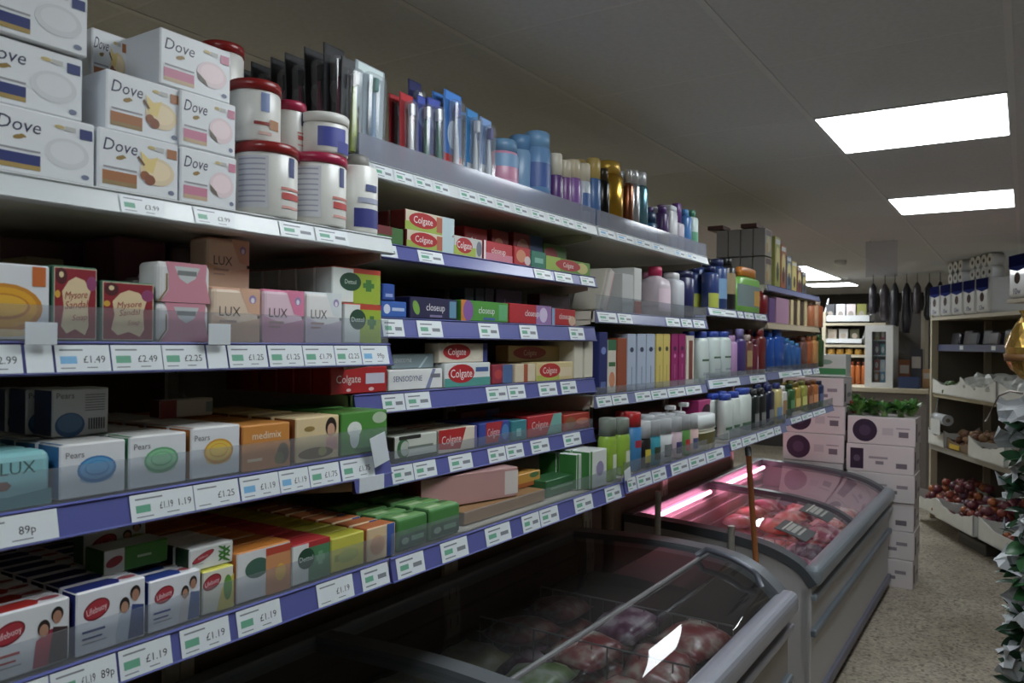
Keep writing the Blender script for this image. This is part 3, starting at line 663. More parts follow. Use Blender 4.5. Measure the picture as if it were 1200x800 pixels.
# S2 --------------------------------------------------- boxed soaps
sandal = [('r', .02, .02, .98, .98, (190, 178, 150)), ('r', .04, .035, .96, .965, (150, 26, 40)), ('p', [(.18, .2), (.3, .1), (.5, .16), (.72, .08), (.8, .2), (.78, .5), (.84, .68), (.7, .82), (.5, .86), (.34, .8), (.2, .66), (.24, .44)], (222, 196, 150)),
          ('e', .18, .86, .13, .11, (84, 24, 30)), ('e', .18, .88, .05, .04, (220, 200, 150)), ('e', .86, .78, .12, .1, (150, 60, 110)), ('e', .1, .62, .06, .05, (214, 160, 40)), ('t', 'Mysore', .52, .62, .1, (160, 30, 36), .5, .25, .1), ('t', 'Sandal', .52, .49, .1, (160, 30, 36), .5, .25, .1), ('t', 'Soap', .6, .32, .08, (186, 80, 80), .34, .25, .1)]
rose = [('p', [(.06, .0), (.2, .3), (.2, .7), (.14, 1), (.92, 1), (.9, .6), (.96, .2), (1, 0)], (206, 132, 150)), ('p', [(.3, .9), (.78, .9), (.7, .62), (.54, .48), (.4, .6)], (190, 196, 196)), ('r', .36, .68, .72, .8, (120, 124, 124)), ('p', [(.03, 0), (.18, .3), (.18, .7), (.15, .7), (.15, .3), (0, 0)], (140, 110, 60))]
def wrap(c, F, name='soap_pack'): return lambda W, H, D: carton(W, H, D, c, c, (216, 206, 206), F, soft=.006, name=name)
def lux(c1, c2, c3, txt='LUX'):
    F = [('p', [(0, 0), (1, 0), (1, .45), (.5, .35), (0, .5)], c3), ('p', [(.55, 1), (1, 1), (1, .5), (.75, .55)], c2), ('t', txt, .36, .56, .17, (84, 70, 66), .44), ('e', .84, .8, .08, .08, (150, 130, 180)), ('e', .84, .78, .04, .05, (220, 214, 226)), ('r', .14, .36, .5, .4, (170, 140, 130)), ('r', .14, .28, .4, .31, (170, 140, 130))]
    return lambda W, H, D: carton(W, H, D, c1, c1, c2, F, soft=.006, name='soap_pack')
amber = [('t', 'Pears', .2, .86, .1, (96, 96, 104), .3), ('e', .5, .42, .42, .32, (206, 130, 30)), ('e', .5, .43, .36, .26, (226, 160, 24)), ('e', .5, .44, .28, .17, (200, 120, 30)), ('e', .5, .45, .25, .14, (228, 170, 40)), ('r', .8, .72, .95, .98, (206, 100, 34)), ('e', .5, .1, .3, .05, (232, 200, 140))]
place('S2', -55, 60, 303, .05, 'white soap box with large amber oval and orange tag', 'soap box', plain((214, 218, 222), F=amber, name='soap_box'))
place('S2', 62, 116, 310, .045, 'taller red and cream sandal soap box with green edges', 'soap box', plain((60, 110, 84), (40, 92, 66), sandal, name='soap_box'))
place('S2', 119, 183, 328, .05, 'shorter red and cream sandal soap box with green edges', 'soap box', plain((60, 110, 84), (40, 92, 66), sandal, name='soap_box'))
zt = place('S2', 184, 247, 354, .05, 'pink foil wrapped soap pack underneath another', 'soap pack', wrap((214, 214, 214), rose))
place('S2', 184, 248, 305, .05, 'pink foil wrapped soap pack stacked on its twin', 'soap pack', wrap((214, 214, 214), rose), zb=zt+.001)
PEACH = lux((222, 196, 170), (216, 166, 136), (210, 170, 140)); LPINK = lux((224, 190, 204), (222, 120, 156), (206, 140, 168)); LWHITE = lux((224, 222, 220), (206, 214, 216), (196, 180, 196))
zt = place('S2', 249, 306, 335, .045, 'peach soap pack at the front of the shelf', 'soap pack', PEACH)
place('S2', 308, 357, 338, .045, 'pink soap pack between the peach and white packs', 'soap pack', LPINK)
place('S2', 359, 402, 341, .045, 'white and lilac soap pack beside the green antiseptic soap', 'soap pack', LWHITE)
place('S2', 243, 293, 270, .05, 'peach soap pack standing raised behind the front peach pack', 'soap pack', PEACH, setback=.075, vb=338)
place('S2', 252, 292, 345, .05, 'peach soap pack hidden under the raised peach pack', 'soap pack', PEACH, setback=.075)
DET = plus_pack((196, 60, 40), (150, 176, 40), (60, 120, 50))
zt = place('S2', 403, 447, 355, .05, 'green antiseptic soap pack with red band, lower of two', 'soap pack', DET, setback=.03, deep=1)
place('S2', 390, 447, 311, .045, 'green antiseptic soap pack with red band in the upper row', 'soap pack', DET, zb=zt+.001, setback=.035, deep=5, group='upper row of green antiseptic soaps')
place('S2', 403, 447, 356, .05, 'green antiseptic soap pack in the row behind the front one', 'soap pack', DET, setback=.087, deep=4, group='lower row of green antiseptic soaps')
place('S2', 0, 112, 276, .10, 'dark plum soap carton at the back of the shelf', 'soap box', plain((96, 52, 58), F=[('r', .3, .4, .7, .6, (150, 110, 116))], name='soap_box'), setback=.30)
place('S2', 30, 76, 300, .12, 'flat olive box lying behind the sandal soap', 'soap box', plain((110, 96, 60), name='soap_box'), setback=.14, vb=318)
place('S2', 36, 74, 319, .12, 'green box supporting the flat olive box', 'soap box', plain((40, 84, 60), name='soap_box'), setback=.14)
place('S2', 134, 196, 268, .10, 'plum foil soap pack at the back of the shelf', 'soap pack', wrap((120, 64, 76), [('e', .4, .3, .12, .1, (190, 170, 176))]), setback=.20)
place('S2', 200, 236, 272, .10, 'dark grey soap pack at the back of the shelf', 'soap pack', wrap((104, 84, 84), []), setback=.22)
for k in range(5):
    place('S2', 130+k*13, 142+k*13, 336-4*k, .05, 'pale pack standing edgewise behind the short sandal soap', 'soap pack', plain((170, 158, 164), name='soap_pack'), setback=.12-.01*k, group='pale packs standing edgewise')

# S3 --------------------------------------------------- cartons with coloured ovals
teal = [('t', 'LUX', .62, .72, .22, (60, 84, 84), .5), ('p', [(0, .34), (.5, .34), (.55, .42), (.5, .5), (0, .5)], (140, 90, 80)), ('p', [(0, 0), (1, 0), (1, .3), (.5, .22), (0, .28)], (84, 150, 156))]
place('S3', -50, 62, 538, .045, 'teal soap pack with rounded edges on the shelf', 'soap pack', lambda W, H, D: carton(W, H, D, (130, 190, 196), (110, 170, 180), (120, 186, 190), teal, soft=.009, name='soap_pack'), deep=4)
PB = pears((44, 120, 184), (84, 156, 208), (44, 104, 160)); PG = pears((86, 164, 110), (130, 196, 146), (60, 140, 90)); PO = pears((206, 140, 40), (226, 186, 60), (190, 100, 40))
zt = place('S3', 70, 149, 523, .055, 'white soap box with blue oval and blue side', 'soap box', PB, deep=6)
place('S3', 151, 220, 513, .055, 'white soap box with green oval', 'soap box', PG, deep=6)
place('S3', 224, 283, 503, .055, 'white soap box with amber oval and orange side', 'soap box', PO, deep=6)
place('S3', 284, 341, 500, .055, 'orange ayurvedic soap box', 'soap box', plain((206, 130, 50), (170, 100, 44), [('t', 'medimix', .5, .76, .16, (226, 214, 190), .8), ('r', .0, .0, 1, .55, (196, 128, 70)), ('e', .84, .3, .13, .24, (96, 80, 44)), ('e', .76, .2, .1, .14, (120, 110, 50)), ('r', .1, .2, .4, .26, (226, 200, 160))], name='soap_box'), deep=6)
place('S3', 346, 398, 491, .055, 'cream soap box with a portrait and brown side', 'soap box', plain((216, 190, 140), (150, 84, 40), [('e', .8, .74, .13, .22, (40, 26, 24)), ('e', .8, .66, .09, .16, (200, 150, 120)), ('p', [(.66, .2), (.96, .2), (.94, .5), (.7, .5)], (206, 150, 140)), ('e', .3, .74, .12, .06, (150, 120, 60)), ('e', .45, .18, .4, .13, (120, 96, 60)), ('e', .6, .2, .1, .1, (170, 160, 80))], name='soap_box'), deep=5)
place('S3', 400, 455, 485, .055, 'bright green soap box with white flower', 'soap box', plain((70, 140, 50), (50, 110, 40), [('e', .28, .6, .15, .18, (214, 220, 210)), ('e', .28, .4, .1, .25, (206, 214, 206)), ('e', .82, .82, .16, .14, (170, 190, 160)), ('r', .3, .06, .9, .14, (44, 100, 40))], name='soap_box'), deep=4)
bx = pears((40, 90, 150), (70, 124, 180), (34, 60, 110))
backprint = [('t', 'Pears', .22, .86, .12, (96, 96, 104), .34), ('e', .3, .24, .26, .26, (50, 96, 150)), ('e', .3, .28, .22, .2, (80, 124, 170))]+[('r', .56, .52+.055*k, .92, .54+.055*k, (130, 134, 140)) for k in range(7)]+[('r', .62+.045*k, .12, .645+.045*k, .36, (70, 74, 80)) for k in range(7)]
Zr = zt+.001
for k, (a, b, sb) in enumerate([(60, 128, .10), (29, 50, .115), (5, 19, .13), (-25, -4, .14)]):
    pr = plain((200, 204, 208), (34, 56, 100), backprint, name='soap_box')
    place('S3', a, b if k == 0 else a+60, 457, .05, ['white soap box with blue oval and barcode standing on the lower row', 'navy-sided soap box in the standing row behind the barcode box'][k > 0], 'soap box', pr, zb=Zr, setback=sb if k == 0 else .10+.055*k, group=None if k == 0 else 'navy-sided boxes standing on the lower row')
place('S3', 186, 250, 470, .03, 'red and white box lying on top of the soap rows', 'soap box', plain((190, 190, 188), (120, 30, 30), [('r', 0, 0, .3, 1, (130, 30, 34)), ('r', .85, .2, .98, .8, (120, 150, 160))], name='soap_box'), setback=.19, zb=on(190, 491, 0, SH['S3'][0]-.19).z)

# S4 --------------------------------------------------- rows of soap packs on the lowest shelf
H_RED = health((212, 216, 220), (170, 26, 34), (170, 40, 66), (60, 36, 40), (190, 40, 36)); H_BLU = health((214, 218, 224), (30, 44, 120), (180, 190, 206), (50, 70, 130), (34, 48, 130)); H_BL2 = health((214, 218, 224), (34, 60, 140), (210, 206, 206), (60, 90, 150), (40, 64, 150))
zt4 = place('S4', -20, 84, 727, .036, 'red and white soap pack with children printed on it', 'soap pack', H_RED, deep=9, gap=.004)
place('S4', 88, 171, 697, .036, 'navy and white soap pack with two people printed on it', 'soap pack', H_BLU, deep=9, gap=.004)
place('S4', 174, 236, 683, .036, 'blue and white soap pack with a mother and child printed on it', 'soap pack', H_BL2, deep=8, gap=.004)
YG = plain((214, 214, 196), (200, 190, 60), logo_red(.3, .72, .3, .17)+[('p', [(.45, 0), (1, 0), (1, .8), (.6, .5)], (206, 190, 70)), ('e', .8, .5, .14, .3, (90, 150, 50))], (206, 200, 60), name='soap_pack')
zy = place('S4', 238, 276, 672, .036, 'yellow and white soap pack with green leaves', 'soap pack', YG, deep=4, gap=.004)
neem = logo_red(.3, .58, .26, .16)+[('e', .78, .5+.11*(k-2), .16, .055, (60, 130, 50), .5 if k % 2 else -.5) for k in range(5)]+[('r', .76, .2, .8, .85, (60, 120, 50)), ('r', .06, .28, .3, .31, (140, 150, 140))]
place('S4', 222, 275, 646, .036, 'white soap pack with green neem leaf standing on the yellow packs', 'soap pack', plain((212, 216, 214), (30, 60, 36), neem, name='soap_pack'), zb=zy+.001, setback=.03, deep=3, gap=.004)
O_DET = plus_pack((206, 80, 30), (206, 130, 80), (190, 110, 70)); G_DET = plus_pack((186, 40, 44), (70, 130, 84), (110, 160, 120))
place('S4', 278, 342, 650, .040, 'white and orange antiseptic soap pack with red band', 'soap pack', plain((212, 214, 214), (196, 110, 50), [('e', .36, .62, .22, .2, (60, 100, 84)), ('r', .52, 0, 1, .8, (206, 136, 84)), ('r', .52, .8, 1, .95, (190, 60, 40)), ('e', .8, .4, .1, .18, (220, 170, 60))], (206, 120, 40), name='soap_pack'), deep=8, gap=.004)
place('S4', 343, 388, 641, .040, 'white and dark green antiseptic soap pack with red band', 'soap pack', G_DET, deep=9, gap=.004)
place('S4', 389, 429, 633, .040, 'yellow olive antiseptic soap pack', 'soap pack', plain((196, 190, 60), (150, 170, 50), [('r', .1, .3, .8, .5, (150, 160, 60)), ('e', .5, .4, .3, .2, (170, 176, 70))], (200, 196, 50), name='soap_pack'), deep=9, gap=.004)
place('S4', 430, 464, 621, .040, 'peach soap pack with blue stripe', 'soap pack', plain((214, 184, 140), (190, 90, 50), [('r', .68, 0, .95, 1, (60, 90, 170)), ('e', .35, .45, .25, .3, (206, 150, 110))], (200, 110, 60), name='soap_pack'), deep=8, gap=.004)
gr = plain((60, 140, 40), (40, 100, 30), [('r', 0, 0, .3, 1, (206, 210, 206)), ('e', .15, .5, .13, .2, (160, 40, 50), .3), ('r', .5, .45, .72, .55, (180, 210, 160))], (170, 180, 170), name='soap_pack')
place('S4', 121, 198, 671, .05, 'green and white soap pack lying on top of the navy packs', 'soap pack', gr, zb=zt4+.002, setback=.065, H=.034)
place('S4', 98, 172, 645, .03, 'white soap pack with people standing behind the green pack', 'soap pack', plain((200, 204, 204), (40, 90, 40), logo_red(.3, .5, .22, .22)+people(.55, (120, 150, 40), (150, 160, 50)), name='soap_pack'), zb=zt4+.004, setback=.125, H=.055)
def bag(W, H, D):
    return carton(W, H, D, (66, 130, 60), (50, 100, 50), (110, 166, 90), [('r', .05, .1, .95, .5, (44, 84, 56)), ('r', .45, .25, .85, .4, (120, 170, 130)), ('e', .25, .3, .12, .1, (150, 180, 150))], [('r', .1, .2, .5, .5, (180, 206, 160)), ('r', .6, .5, .9, .8, (60, 110, 50))], soft=.006, name='soap_bag')
place('B6', 466, 503, 610, .05, 'dark green soft soap bag beside the peach packs', 'soap pack', bag, deep=4)
place('B6', 504, 541, 598, .05, 'bright green soft soap bag beside the cardboard tray', 'soap pack', bag, deep=4)

# ------------------------------------------------------------ bay two: toothbrushes and toothpaste
def brush_pack(W, H, back, handle, head, bands=(), clearc=WRAP):
    b = MB().rbox((-.012, -W/2, 0), (-.009, W/2, H), mat(back, .4, noise_amt=.02), r=.002, seg=1)
    pp = MB(); fr = ((-.009, -W/2, 0), (0, 1, 0), (0, 0, 1), (1, 0, 0), W, H); draw(pp, fr, bands)
    h = MB().tube([(0, 0, H*.06), (0, .002, H*.3), (.002, -.001, H*.5), (0, 0, H*.68), (0, 0, H*.74)], [.007, .0075, .006, .0035, .003], mat(handle, .35), 8)
    hd = MB().rbox((-.003, -.006, H*.72), (.012, .006, H*.86), mat(head, .6), r=.003)
    pp.p_rect(fr[:4], W*.08, H*.9, W*.92, H*.985, ink(tuple(min(255, int(x*1.25)+14) for x in back)))
    bl = MB().rbox((-.008, -W*.33, H*.03), (.016, W*.33, H*.9), WRAP, r=.010, seg=2)
    return Proto('toothbrush_pack', b, [('print', pp), ('handle', h), ('blister', bl)], {'handle': [('bristle_head', hd)]})
def brushes(key, u0, u1, vt, label, make, setback=.03, deep=1, step=.04, group=None, lean=0., zoff=0):
    X, z = SH[key][:2]; X -= setback; y0 = yat(u0, X, z+.1); y1 = yat(u1, X, z+.1); H = on(u0, vt, 0, X).z-z; pr = make(y1-y0, H)
    for k in range(deep): pr.put((X-step*k, (y0+y1)/2, z+.001), rowlabel(label, k, deep), 'toothbrush pack', label if deep > 1 and k else None, (lean+random.uniform(-.05, .03), random.uniform(-.03, 0), random.uniform(-.08, .08)))
BK = lambda W, H: brush_pack(W, H, (30, 30, 34), (150, 60, 90), (60, 60, 66), [('e', .5, .6, .25, .1, (110, 110, 116)), ('r', .3, .9, .7, .95, (80, 80, 84))])
brushes('T1', 385, 411, 47, 'black carded toothbrush pack in the receding row', BK, .06, 6, .055)
brushes('T1', 402, 424, 62, 'black carded toothbrush with lime handle at the row front', lambda W, H: brush_pack(W, H, (36, 36, 40), (170, 190, 40), (230, 230, 230)), .028)
brushes('T1', 417, 452, 67, 'large clear and pale blue toothbrush twin pack', lambda W, H: brush_pack(W, H, (176, 192, 202), (120, 160, 200), (80, 150, 140), [('e', .5, .93, .25, .03, (40, 44, 50)), ('p', [(0, .6), (.4, .2), (.5, .0), (0, 0)], (196, 200, 206))]), .03, 2, .03)
RB = lambda W, H: brush_pack(W, H, (160, 26, 34), (220, 222, 226), (200, 206, 226), [('r', 0, 0, 1, .3, (190, 40, 30))])
BB = lambda W, H: brush_pack(W, H, (50, 66, 150), (40, 110, 90), (210, 214, 226), [('r', 0, 0, 1, .32, (186, 34, 36)), ('e', .5, .75, .4, .12, (120, 140, 190))])
LB = lambda W, H: brush_pack(W, H, (50, 110, 190), (200, 206, 214), (60, 90, 180), [('r', 0, 0, 1, .34, (196, 40, 40)), ('e', .5, .55, .3, .15, (200, 214, 230))])
brushes('T1', 473, 490, 105, 'red carded toothbrush pack beside the clear twin pack', RB, .03, 2, .03)
brushes('T1', 484, 500, 90, 'navy toothbrush pack standing taller behind the red one', lambda W, H: brush_pack(W, H, (36, 40, 90), (60, 60, 110), (210, 210, 220)), .09)
brushes('T1', 492, 506, 108, 'purple blue toothbrush pack with red foot', BB, .035, 2, .03)
brushes('T1', 507, 522, 112, 'blue toothbrush pack with green handle and red foot', BB, .03)
brushes('T1', 523, 545, 102, 'sky blue toothbrush pack with red foot', LB, .03, 2, .03)
brushes('T1', 549, 564, 124, 'short bright blue brush pack with silver front', lambda W, H: brush_pack(W, H, (40, 110, 170), (190, 196, 200), (220, 222, 226), [('r', .1, 0, .9, .35, (190, 194, 196))]), .03, 2, .03)
brushes('T1', 565, 579, 134, 'short clear and blue brush pack at the end of the brushes', lambda W, H: brush_pack(W, H, (96, 130, 180), (200, 206, 214), (80, 80, 150), [('r', .1, 0, .9, .4, (206, 208, 210))]), .03, 2, .03)

# generic bottle: sections as fractions of height with colours
def bottle(W, H, D, body, cap, capf=.14, neck=.5, pw=2.6, shoulder=.08, label=None, name='bottle', metal=0., capw=.62, rough=.3, patches=()):
    bm_ = mat(body, rough, metal, noise_amt=.04); cm = mat(cap, .35, metal*.6, noise_amt=.02); hw, hd = W/2*.97, D/2
    hb = H*(1-capf); sh_ = H*shoulder
    b = MB().loft([(0, hd*.9, hw*.9, bm_), (.003, hd, hw, bm_), (hb-sh_, hd, hw, bm_), (hb-sh_*.45, hd*.92, hw*.9, bm_), (hb-sh_*.1, hd*neck*1.05, hw*neck*1.1, bm_), (hb, hd*neck, hw*neck, bm_)], 20, pw)
    c = MB().loft([(hb-.001, hd*capw, hw*capw, cm), (H-.004, hd*capw, hw*capw, cm), (H, hd*capw*.86, hw*capw*.86, cm)], 20, pw)
    lb = MB()
    for (z0, z1, a0, a1, col) in (label or []):
        k = 1+.012+.006*(len(lb.v) > 0)
        n0 = len(lb.v); seg = 8
        for i in range(seg+1):
            a = math.radians(a0+(a1-a0)*i/seg); ca, sa = math.cos(a), math.sin(a)
            for z in (z0*H, z1*H): lb.v.append((hd*k*math.copysign(abs(ca)**(2/pw), ca), hw*k*math.copysign(abs(sa)**(2/pw), sa), z))
        for i in range(seg): lb.face((n0+2*i, n0+2*i+2, n0+2*i+3, n0+2*i+1), ink(col), True)
    return Proto(name, b, [('cap', c), ('label_print', lb)])
def bot(key, u0, u1, vt, desc, cat='bottle', D=None, deep=1, setback=.018, gap=.004, group=None, vb=None, **k):
    X, z = SH[key][:2]; X -= setback
    zz = z+.07; y0 = yat(u0, X-.02, zz); y1 = yat(u1, X-.02, zz); W = y1-y0-.001; D = D or W*.8; H = min(on(u0, vt, 0, X-D/2).z-z-.001, headroom(key, (y0+y1)/2, X-D*deep-gap*(deep-1))-z-.003)
    pr = bottle(W, H, D, **k)
    for j in range(deep): pr.put((X-D/2-j*(D+gap), (y0+y1)/2, z+.001), rowlabel(desc, j, deep), cat, (group or desc) if deep > 1 and (j or group) else group)
can = dict(pw=2., neck=.86, capw=.9, shoulder=.05, name='spray_can')
bot('T1', 584, 608, 163, 'pink and blue deodorant can with pale blue cap', 'spray can', body=(196, 130, 160), cap=(96, 140, 180), capf=.2, label=[(.1, .35, -80, 60, (206, 150, 180)), (.55, .75, -80, 60, (110, 150, 190))], **can)
bot('T1', 605, 624, 158, 'mid blue deodorant can standing between two others', 'spray can', body=(120, 160, 200), cap=(90, 140, 190), capf=.2, setback=.05, **can)
bot('T1', 625, 645, 154, 'tall blue deodorant can with rounded cap', 'spray can', body=(96, 140, 190), cap=(110, 160, 206), capf=.2, label=[(.3, .6, -80, 50, (60, 90, 160))], **can)
bot('T1', 646, 656, 178, 'white and purple spray with cream cap', 'spray can', body=(90, 50, 120), cap=(206, 200, 180), capf=.35, label=[(.0, .6, 10, 70, (206, 206, 210))], deep=2, **can)
bot('T1', 657, 666, 186, 'slim purple spray with cream cap', 'spray can', body=(110, 60, 130), cap=(206, 196, 170), capf=.3, deep=2, **can)
bot('T1', 667, 678, 186, 'violet spray with cream cap', 'spray can', body=(130, 84, 160), cap=(206, 192, 160), capf=.3, deep=2, **can)
bot('T1', 679, 689, 190, 'white and blue spray with cream cap', 'spray can', body=(190, 200, 210), cap=(214, 204, 176), capf=.3, label=[(.2, .5, -60, 20, (60, 100, 170))], deep=2, **can)
mcan = dict(pw=2., neck=.7, capw=.78, shoulder=.06, name='spray_can', rough=.22)
bot('T2', 691, 701, 184, 'blue and gold spray can beside the black can', 'spray can', body=(70, 110, 170), cap=(200, 170, 90), capf=.3, deep=2, **can)
bot('T2', 702, 711, 196, 'glossy black spray can with gold ring', 'spray can', body=(26, 24, 24), cap=(60, 50, 30), capf=.2, metal=.5, deep=2, **mcan)
bot('T2', 712, 731, 190, 'wide shiny gold spray can', 'spray can', body=(206, 156, 40), cap=(214, 170, 60), capf=.18, metal=.9, deep=2, **mcan)
bot('T2', 732, 738, 197, 'slim copper spray can', 'spray can', body=(140, 80, 50), cap=(190, 190, 190), capf=.2, metal=.7, deep=2, **mcan)
bot('T2', 739, 746, 198, 'slim silver spray can', 'spray can', body=(196, 198, 202), cap=(206, 206, 208), capf=.2, metal=.8, deep=2, **mcan)
bot('T2', 747, 757, 201, 'teal and silver spray can at the end of the metallic cans', 'spray can', body=(90, 140, 156), cap=(200, 204, 206), capf=.2, metal=.6, deep=2, **mcan)
bot('T2', 758, 768, 249, 'squat dark teal jar on the top shelf', 'jar', body=(30, 84, 120), cap=(24, 60, 100), capf=.35, deep=1, **can)
bot('T2', 773, 780, 241, 'small plum bottle with yellow foot', body=(80, 50, 110), cap=(96, 60, 130), label=[(.05, .35, -80, 80, (180, 160, 60))], deep=2)
bot('T2', 781, 790, 241, 'small white box-shaped bottle among the purple bottles', body=(206, 208, 212), cap=(196, 200, 206), pw=5, capw=.9, neck=.9, deep=2)
bot('T2', 791, 799, 238, 'small white bottle with purple cap', body=(190, 180, 196), cap=(110, 60, 140), capf=.4, deep=2)
bot('T2', 800, 807, 245, 'small bright blue bottle on the top shelf', body=(60, 120, 190), cap=(70, 140, 206), deep=2)
bot('T2', 808, 815, 246, 'small white and green bottle at the end of the top shelf', body=(190, 210, 206), cap=(60, 130, 100), label=[(.1, .5, -60, 60, (70, 150, 110))], deep=2)

# B2
YB = [('r', 0, 0, 1, .42, (150, 176, 60)), ('r', .74, 0, 1, 1, (176, 200, 206)), ('r', .62, .1, .74, .9, (180, 90, 60))]
place('B2', 438, 474, 262, .05, 'dark green kids toothpaste box at the shelf end', 'toothpaste', paste((60, 110, 50), None, None, panels=[('r', 0, .5, .6, 1, (120, 40, 44))]), deep=2)
cb = paste((206, 196, 170), **CG, panels=YB, side=(120, 26, 30))
zt = place('B2', 476, 532, 268, .045, 'red, green and white toothpaste box at the bottom of a pair', 'toothpaste', cb, setback=.025, deep=2)
place('B2', 475, 533, 244, .045, 'red, green and white toothpaste box stacked on its twin', 'toothpaste', cb, zb=zt+.001, setback=.027, deep=2)
place('B2', 533, 567, 275, .04, 'small red and lime toothpaste box with grey end', 'toothpaste', paste((190, 190, 186), **CG, panels=[('r', 0, 0, .75, .5, (160, 180, 60)), ('e', .87, .5, .1, .4, (110, 116, 130))]))
place('B2', 568, 602, 281, .04, 'red and pink toothpaste box beside the lime one', 'toothpaste', paste((196, 40, 50), 'closeup', (226, 214, 214), panels=[('r', 0, 0, 1, .4, (206, 120, 140)), ('r', 0, 0, .06, 1, (220, 220, 220))], tx=.5, tw=.7, th=.3))
place('B2', 603, 622, 288, .04, 'red toothpaste box with a berry picture', 'toothpaste', paste((190, 36, 40), None, None, panels=[('e', .4, .5, .3, .35, (206, 130, 90)), ('e', .8, .3, .2, .25, (214, 190, 190))]))
place('B2', 623, 640, 293, .04, 'teal green toothpaste box', 'toothpaste', paste((40, 120, 96), None, None, panels=[('r', .2, .3, .8, .6, (120, 180, 160))]))
place('B2', 641, 693, 299, .04, 'lime green kids toothpaste box with red oval', 'toothpaste', paste((100, 150, 50), 'Colgate', (226, 220, 214), (186, 40, 44), [('r', 0, .0, .3, 1, (150, 180, 60)), ('e', .8, .5, .14, .4, (200, 190, 110))], tx=.48))
place('B2', 545, 572, 264, .05, 'red toothpaste box raised in the back row', 'toothpaste', paste((176, 30, 34), 'Colgate', (214, 180, 176), tx=.5), setback=.10)
place('B2', 577, 597, 268, .05, 'dark red toothpaste box in the back row', 'toothpaste', paste((150, 30, 34), None, None, panels=[('e', .4, .5, .3, .3, (190, 110, 80))]), setback=.10)
place('B2', 602, 636, 271, .05, 'red and blue toothpaste box in the back row', 'toothpaste', paste((150, 36, 50), None, None, panels=[('r', .55, 0, 1, 1, (40, 70, 130)), ('e', .3, .6, .2, .25, (200, 120, 110))]), setback=.10)
place('B2', 637, 664, 284, .05, 'green and red toothpaste box at the end of the back row', 'toothpaste', paste((80, 120, 50), None, None, panels=[('e', .3, .6, .3, .3, (170, 40, 44))]), setback=.10)
# B3
cu_ = lambda c, p, t=(226, 226, 230): paste(c, 'closeup', t, panels=p, tx=.52, tw=.56, th=.32)
zt = place('B3', 448, 478, 352, .05, 'bright blue toothpaste box with white tooth', 'toothpaste', paste((50, 100, 190), None, None, panels=[('e', .2, .5, .13, .3, (206, 214, 230)), ('r', .4, .4, .9, .6, (180, 200, 230))]))
place('B3', 448, 463, 332, .05, 'small blue box stacked on the bright blue box', 'toothpaste', paste((40, 80, 170), None, None, panels=[('r', .2, .2, .8, .4, (150, 170, 220))]), zb=zt+.001)
place('B3', 481, 537, 347, .045, 'navy toothpaste box with green leaf and pale lettering', 'toothpaste', cu_((40, 38, 78), [('e', .12, .5, .06, .35, (120, 170, 60), .5), ('r', .82, .1, .97, .9, (90, 140, 170)), ('r', .4, .1, .66, .2, (130, 120, 160))]), deep=2)
place('B3', 540, 596, 351, .045, 'green toothpaste box with orange and purple swirl', 'toothpaste', cu_((70, 150, 50), [('r', 0, 0, .1, 1, (206, 120, 40)), ('e', .14, .5, .10, .5, (130, 80, 160)), ('r', .78, .1, .97, .9, (90, 170, 110)), ('r', .45, .08, .7, .2, (60, 90, 170))]), deep=2)
place('B3', 597, 646, 355, .045, 'red toothpaste box with purple panel', 'toothpaste', cu_((190, 34, 44), [('r', .62, 0, 1, 1, (150, 110, 170)), ('e', .8, .5, .1, .4, (206, 190, 220))]), deep=2)
place('B3', 647, 675, 361, .045, 'short red toothpaste box with pale blue end', 'toothpaste', paste((186, 36, 40), 'closeup', (226, 214, 214), panels=[('r', 0, 0, .12, 1, (120, 160, 200)), ('e', .85, .3, .15, .3, (206, 170, 140))], tx=.55))
place('B3', 581, 612, 338, .045, 'navy box with pale lettering raised in the back row', 'toothpaste', cu_((36, 40, 76), [], (150, 156, 176)), setback=.09)
for k in range(3): place('B3', 545+k*12, 556+k*12, 337, .045, 'dark blue box standing edgewise in the back row', 'toothpaste', paste((30, 40, 70), None, None), setback=.09, group='dark blue boxes in the back row')
place('B3', 632, 668, 344, .045, 'dark plum box in the back row by the shelf end', 'toothpaste', paste((70, 44, 56), None, None, panels=[('r', .3, .4, .8, .6, (110, 90, 96))]), setback=.09)
# B4
place('B4', 388, 455, 431, .05, 'deep red toothpaste box with white bubbles in a receding row', 'toothpaste', paste((186, 30, 34), 'Colgate', (226, 214, 210), panels=[('r', .6, .35, .95, .75, (190, 190, 206)), ('e', .3, .15, .04, .06, (220, 190, 190)), ('e', .7, .15, .05, .07, (220, 190, 190))], tx=.3, tw=.5, th=.28), deep=6)
zt = place('B4', 456, 520, 434, .045, 'white toothpaste box with blue lettering', 'toothpaste', paste((214, 216, 214), 'SENSODYNE', (60, 80, 130), panels=[('p', [(.66, .0), (.74, .0), (.86, 1), (.8, 1)], (120, 130, 170)), ('r', .76, .55, .95, .75, (110, 110, 120))], tx=.34, tw=.6, th=.26), deep=3)
place('B4', 460, 510, 415, .045, 'grey blue toothpaste box stacked on the white box', 'toothpaste', paste((120, 140, 146), 'SENSODYNE', (200, 206, 210), panels=[('p', [(.6, 0), (.66, 0), (.85, .8), (.8, .8)], (170, 190, 196))], tx=.25, tw=.4, th=.26), zb=zt+.001, setback=.04)
zt = place('B4', 522, 576, 426, .045, 'white and teal toothpaste box with red oval', 'toothpaste', paste((206, 212, 210), **CG, panels=[('r', 0, 0, 1, .36, (70, 150, 140)), ('r', .66, .6, .95, .8, (60, 90, 150))]), deep=3)
place('B4', 514, 571, 402, .045, 'cream toothpaste box with red oval and navy end stacked on another', 'toothpaste', paste((206, 196, 176), **CG, panels=[('r', .9, 0, 1, 1, (40, 50, 120)), ('e', .76, .5, .12, .35, (214, 206, 186))]), zb=zt+.001, setback=.03)
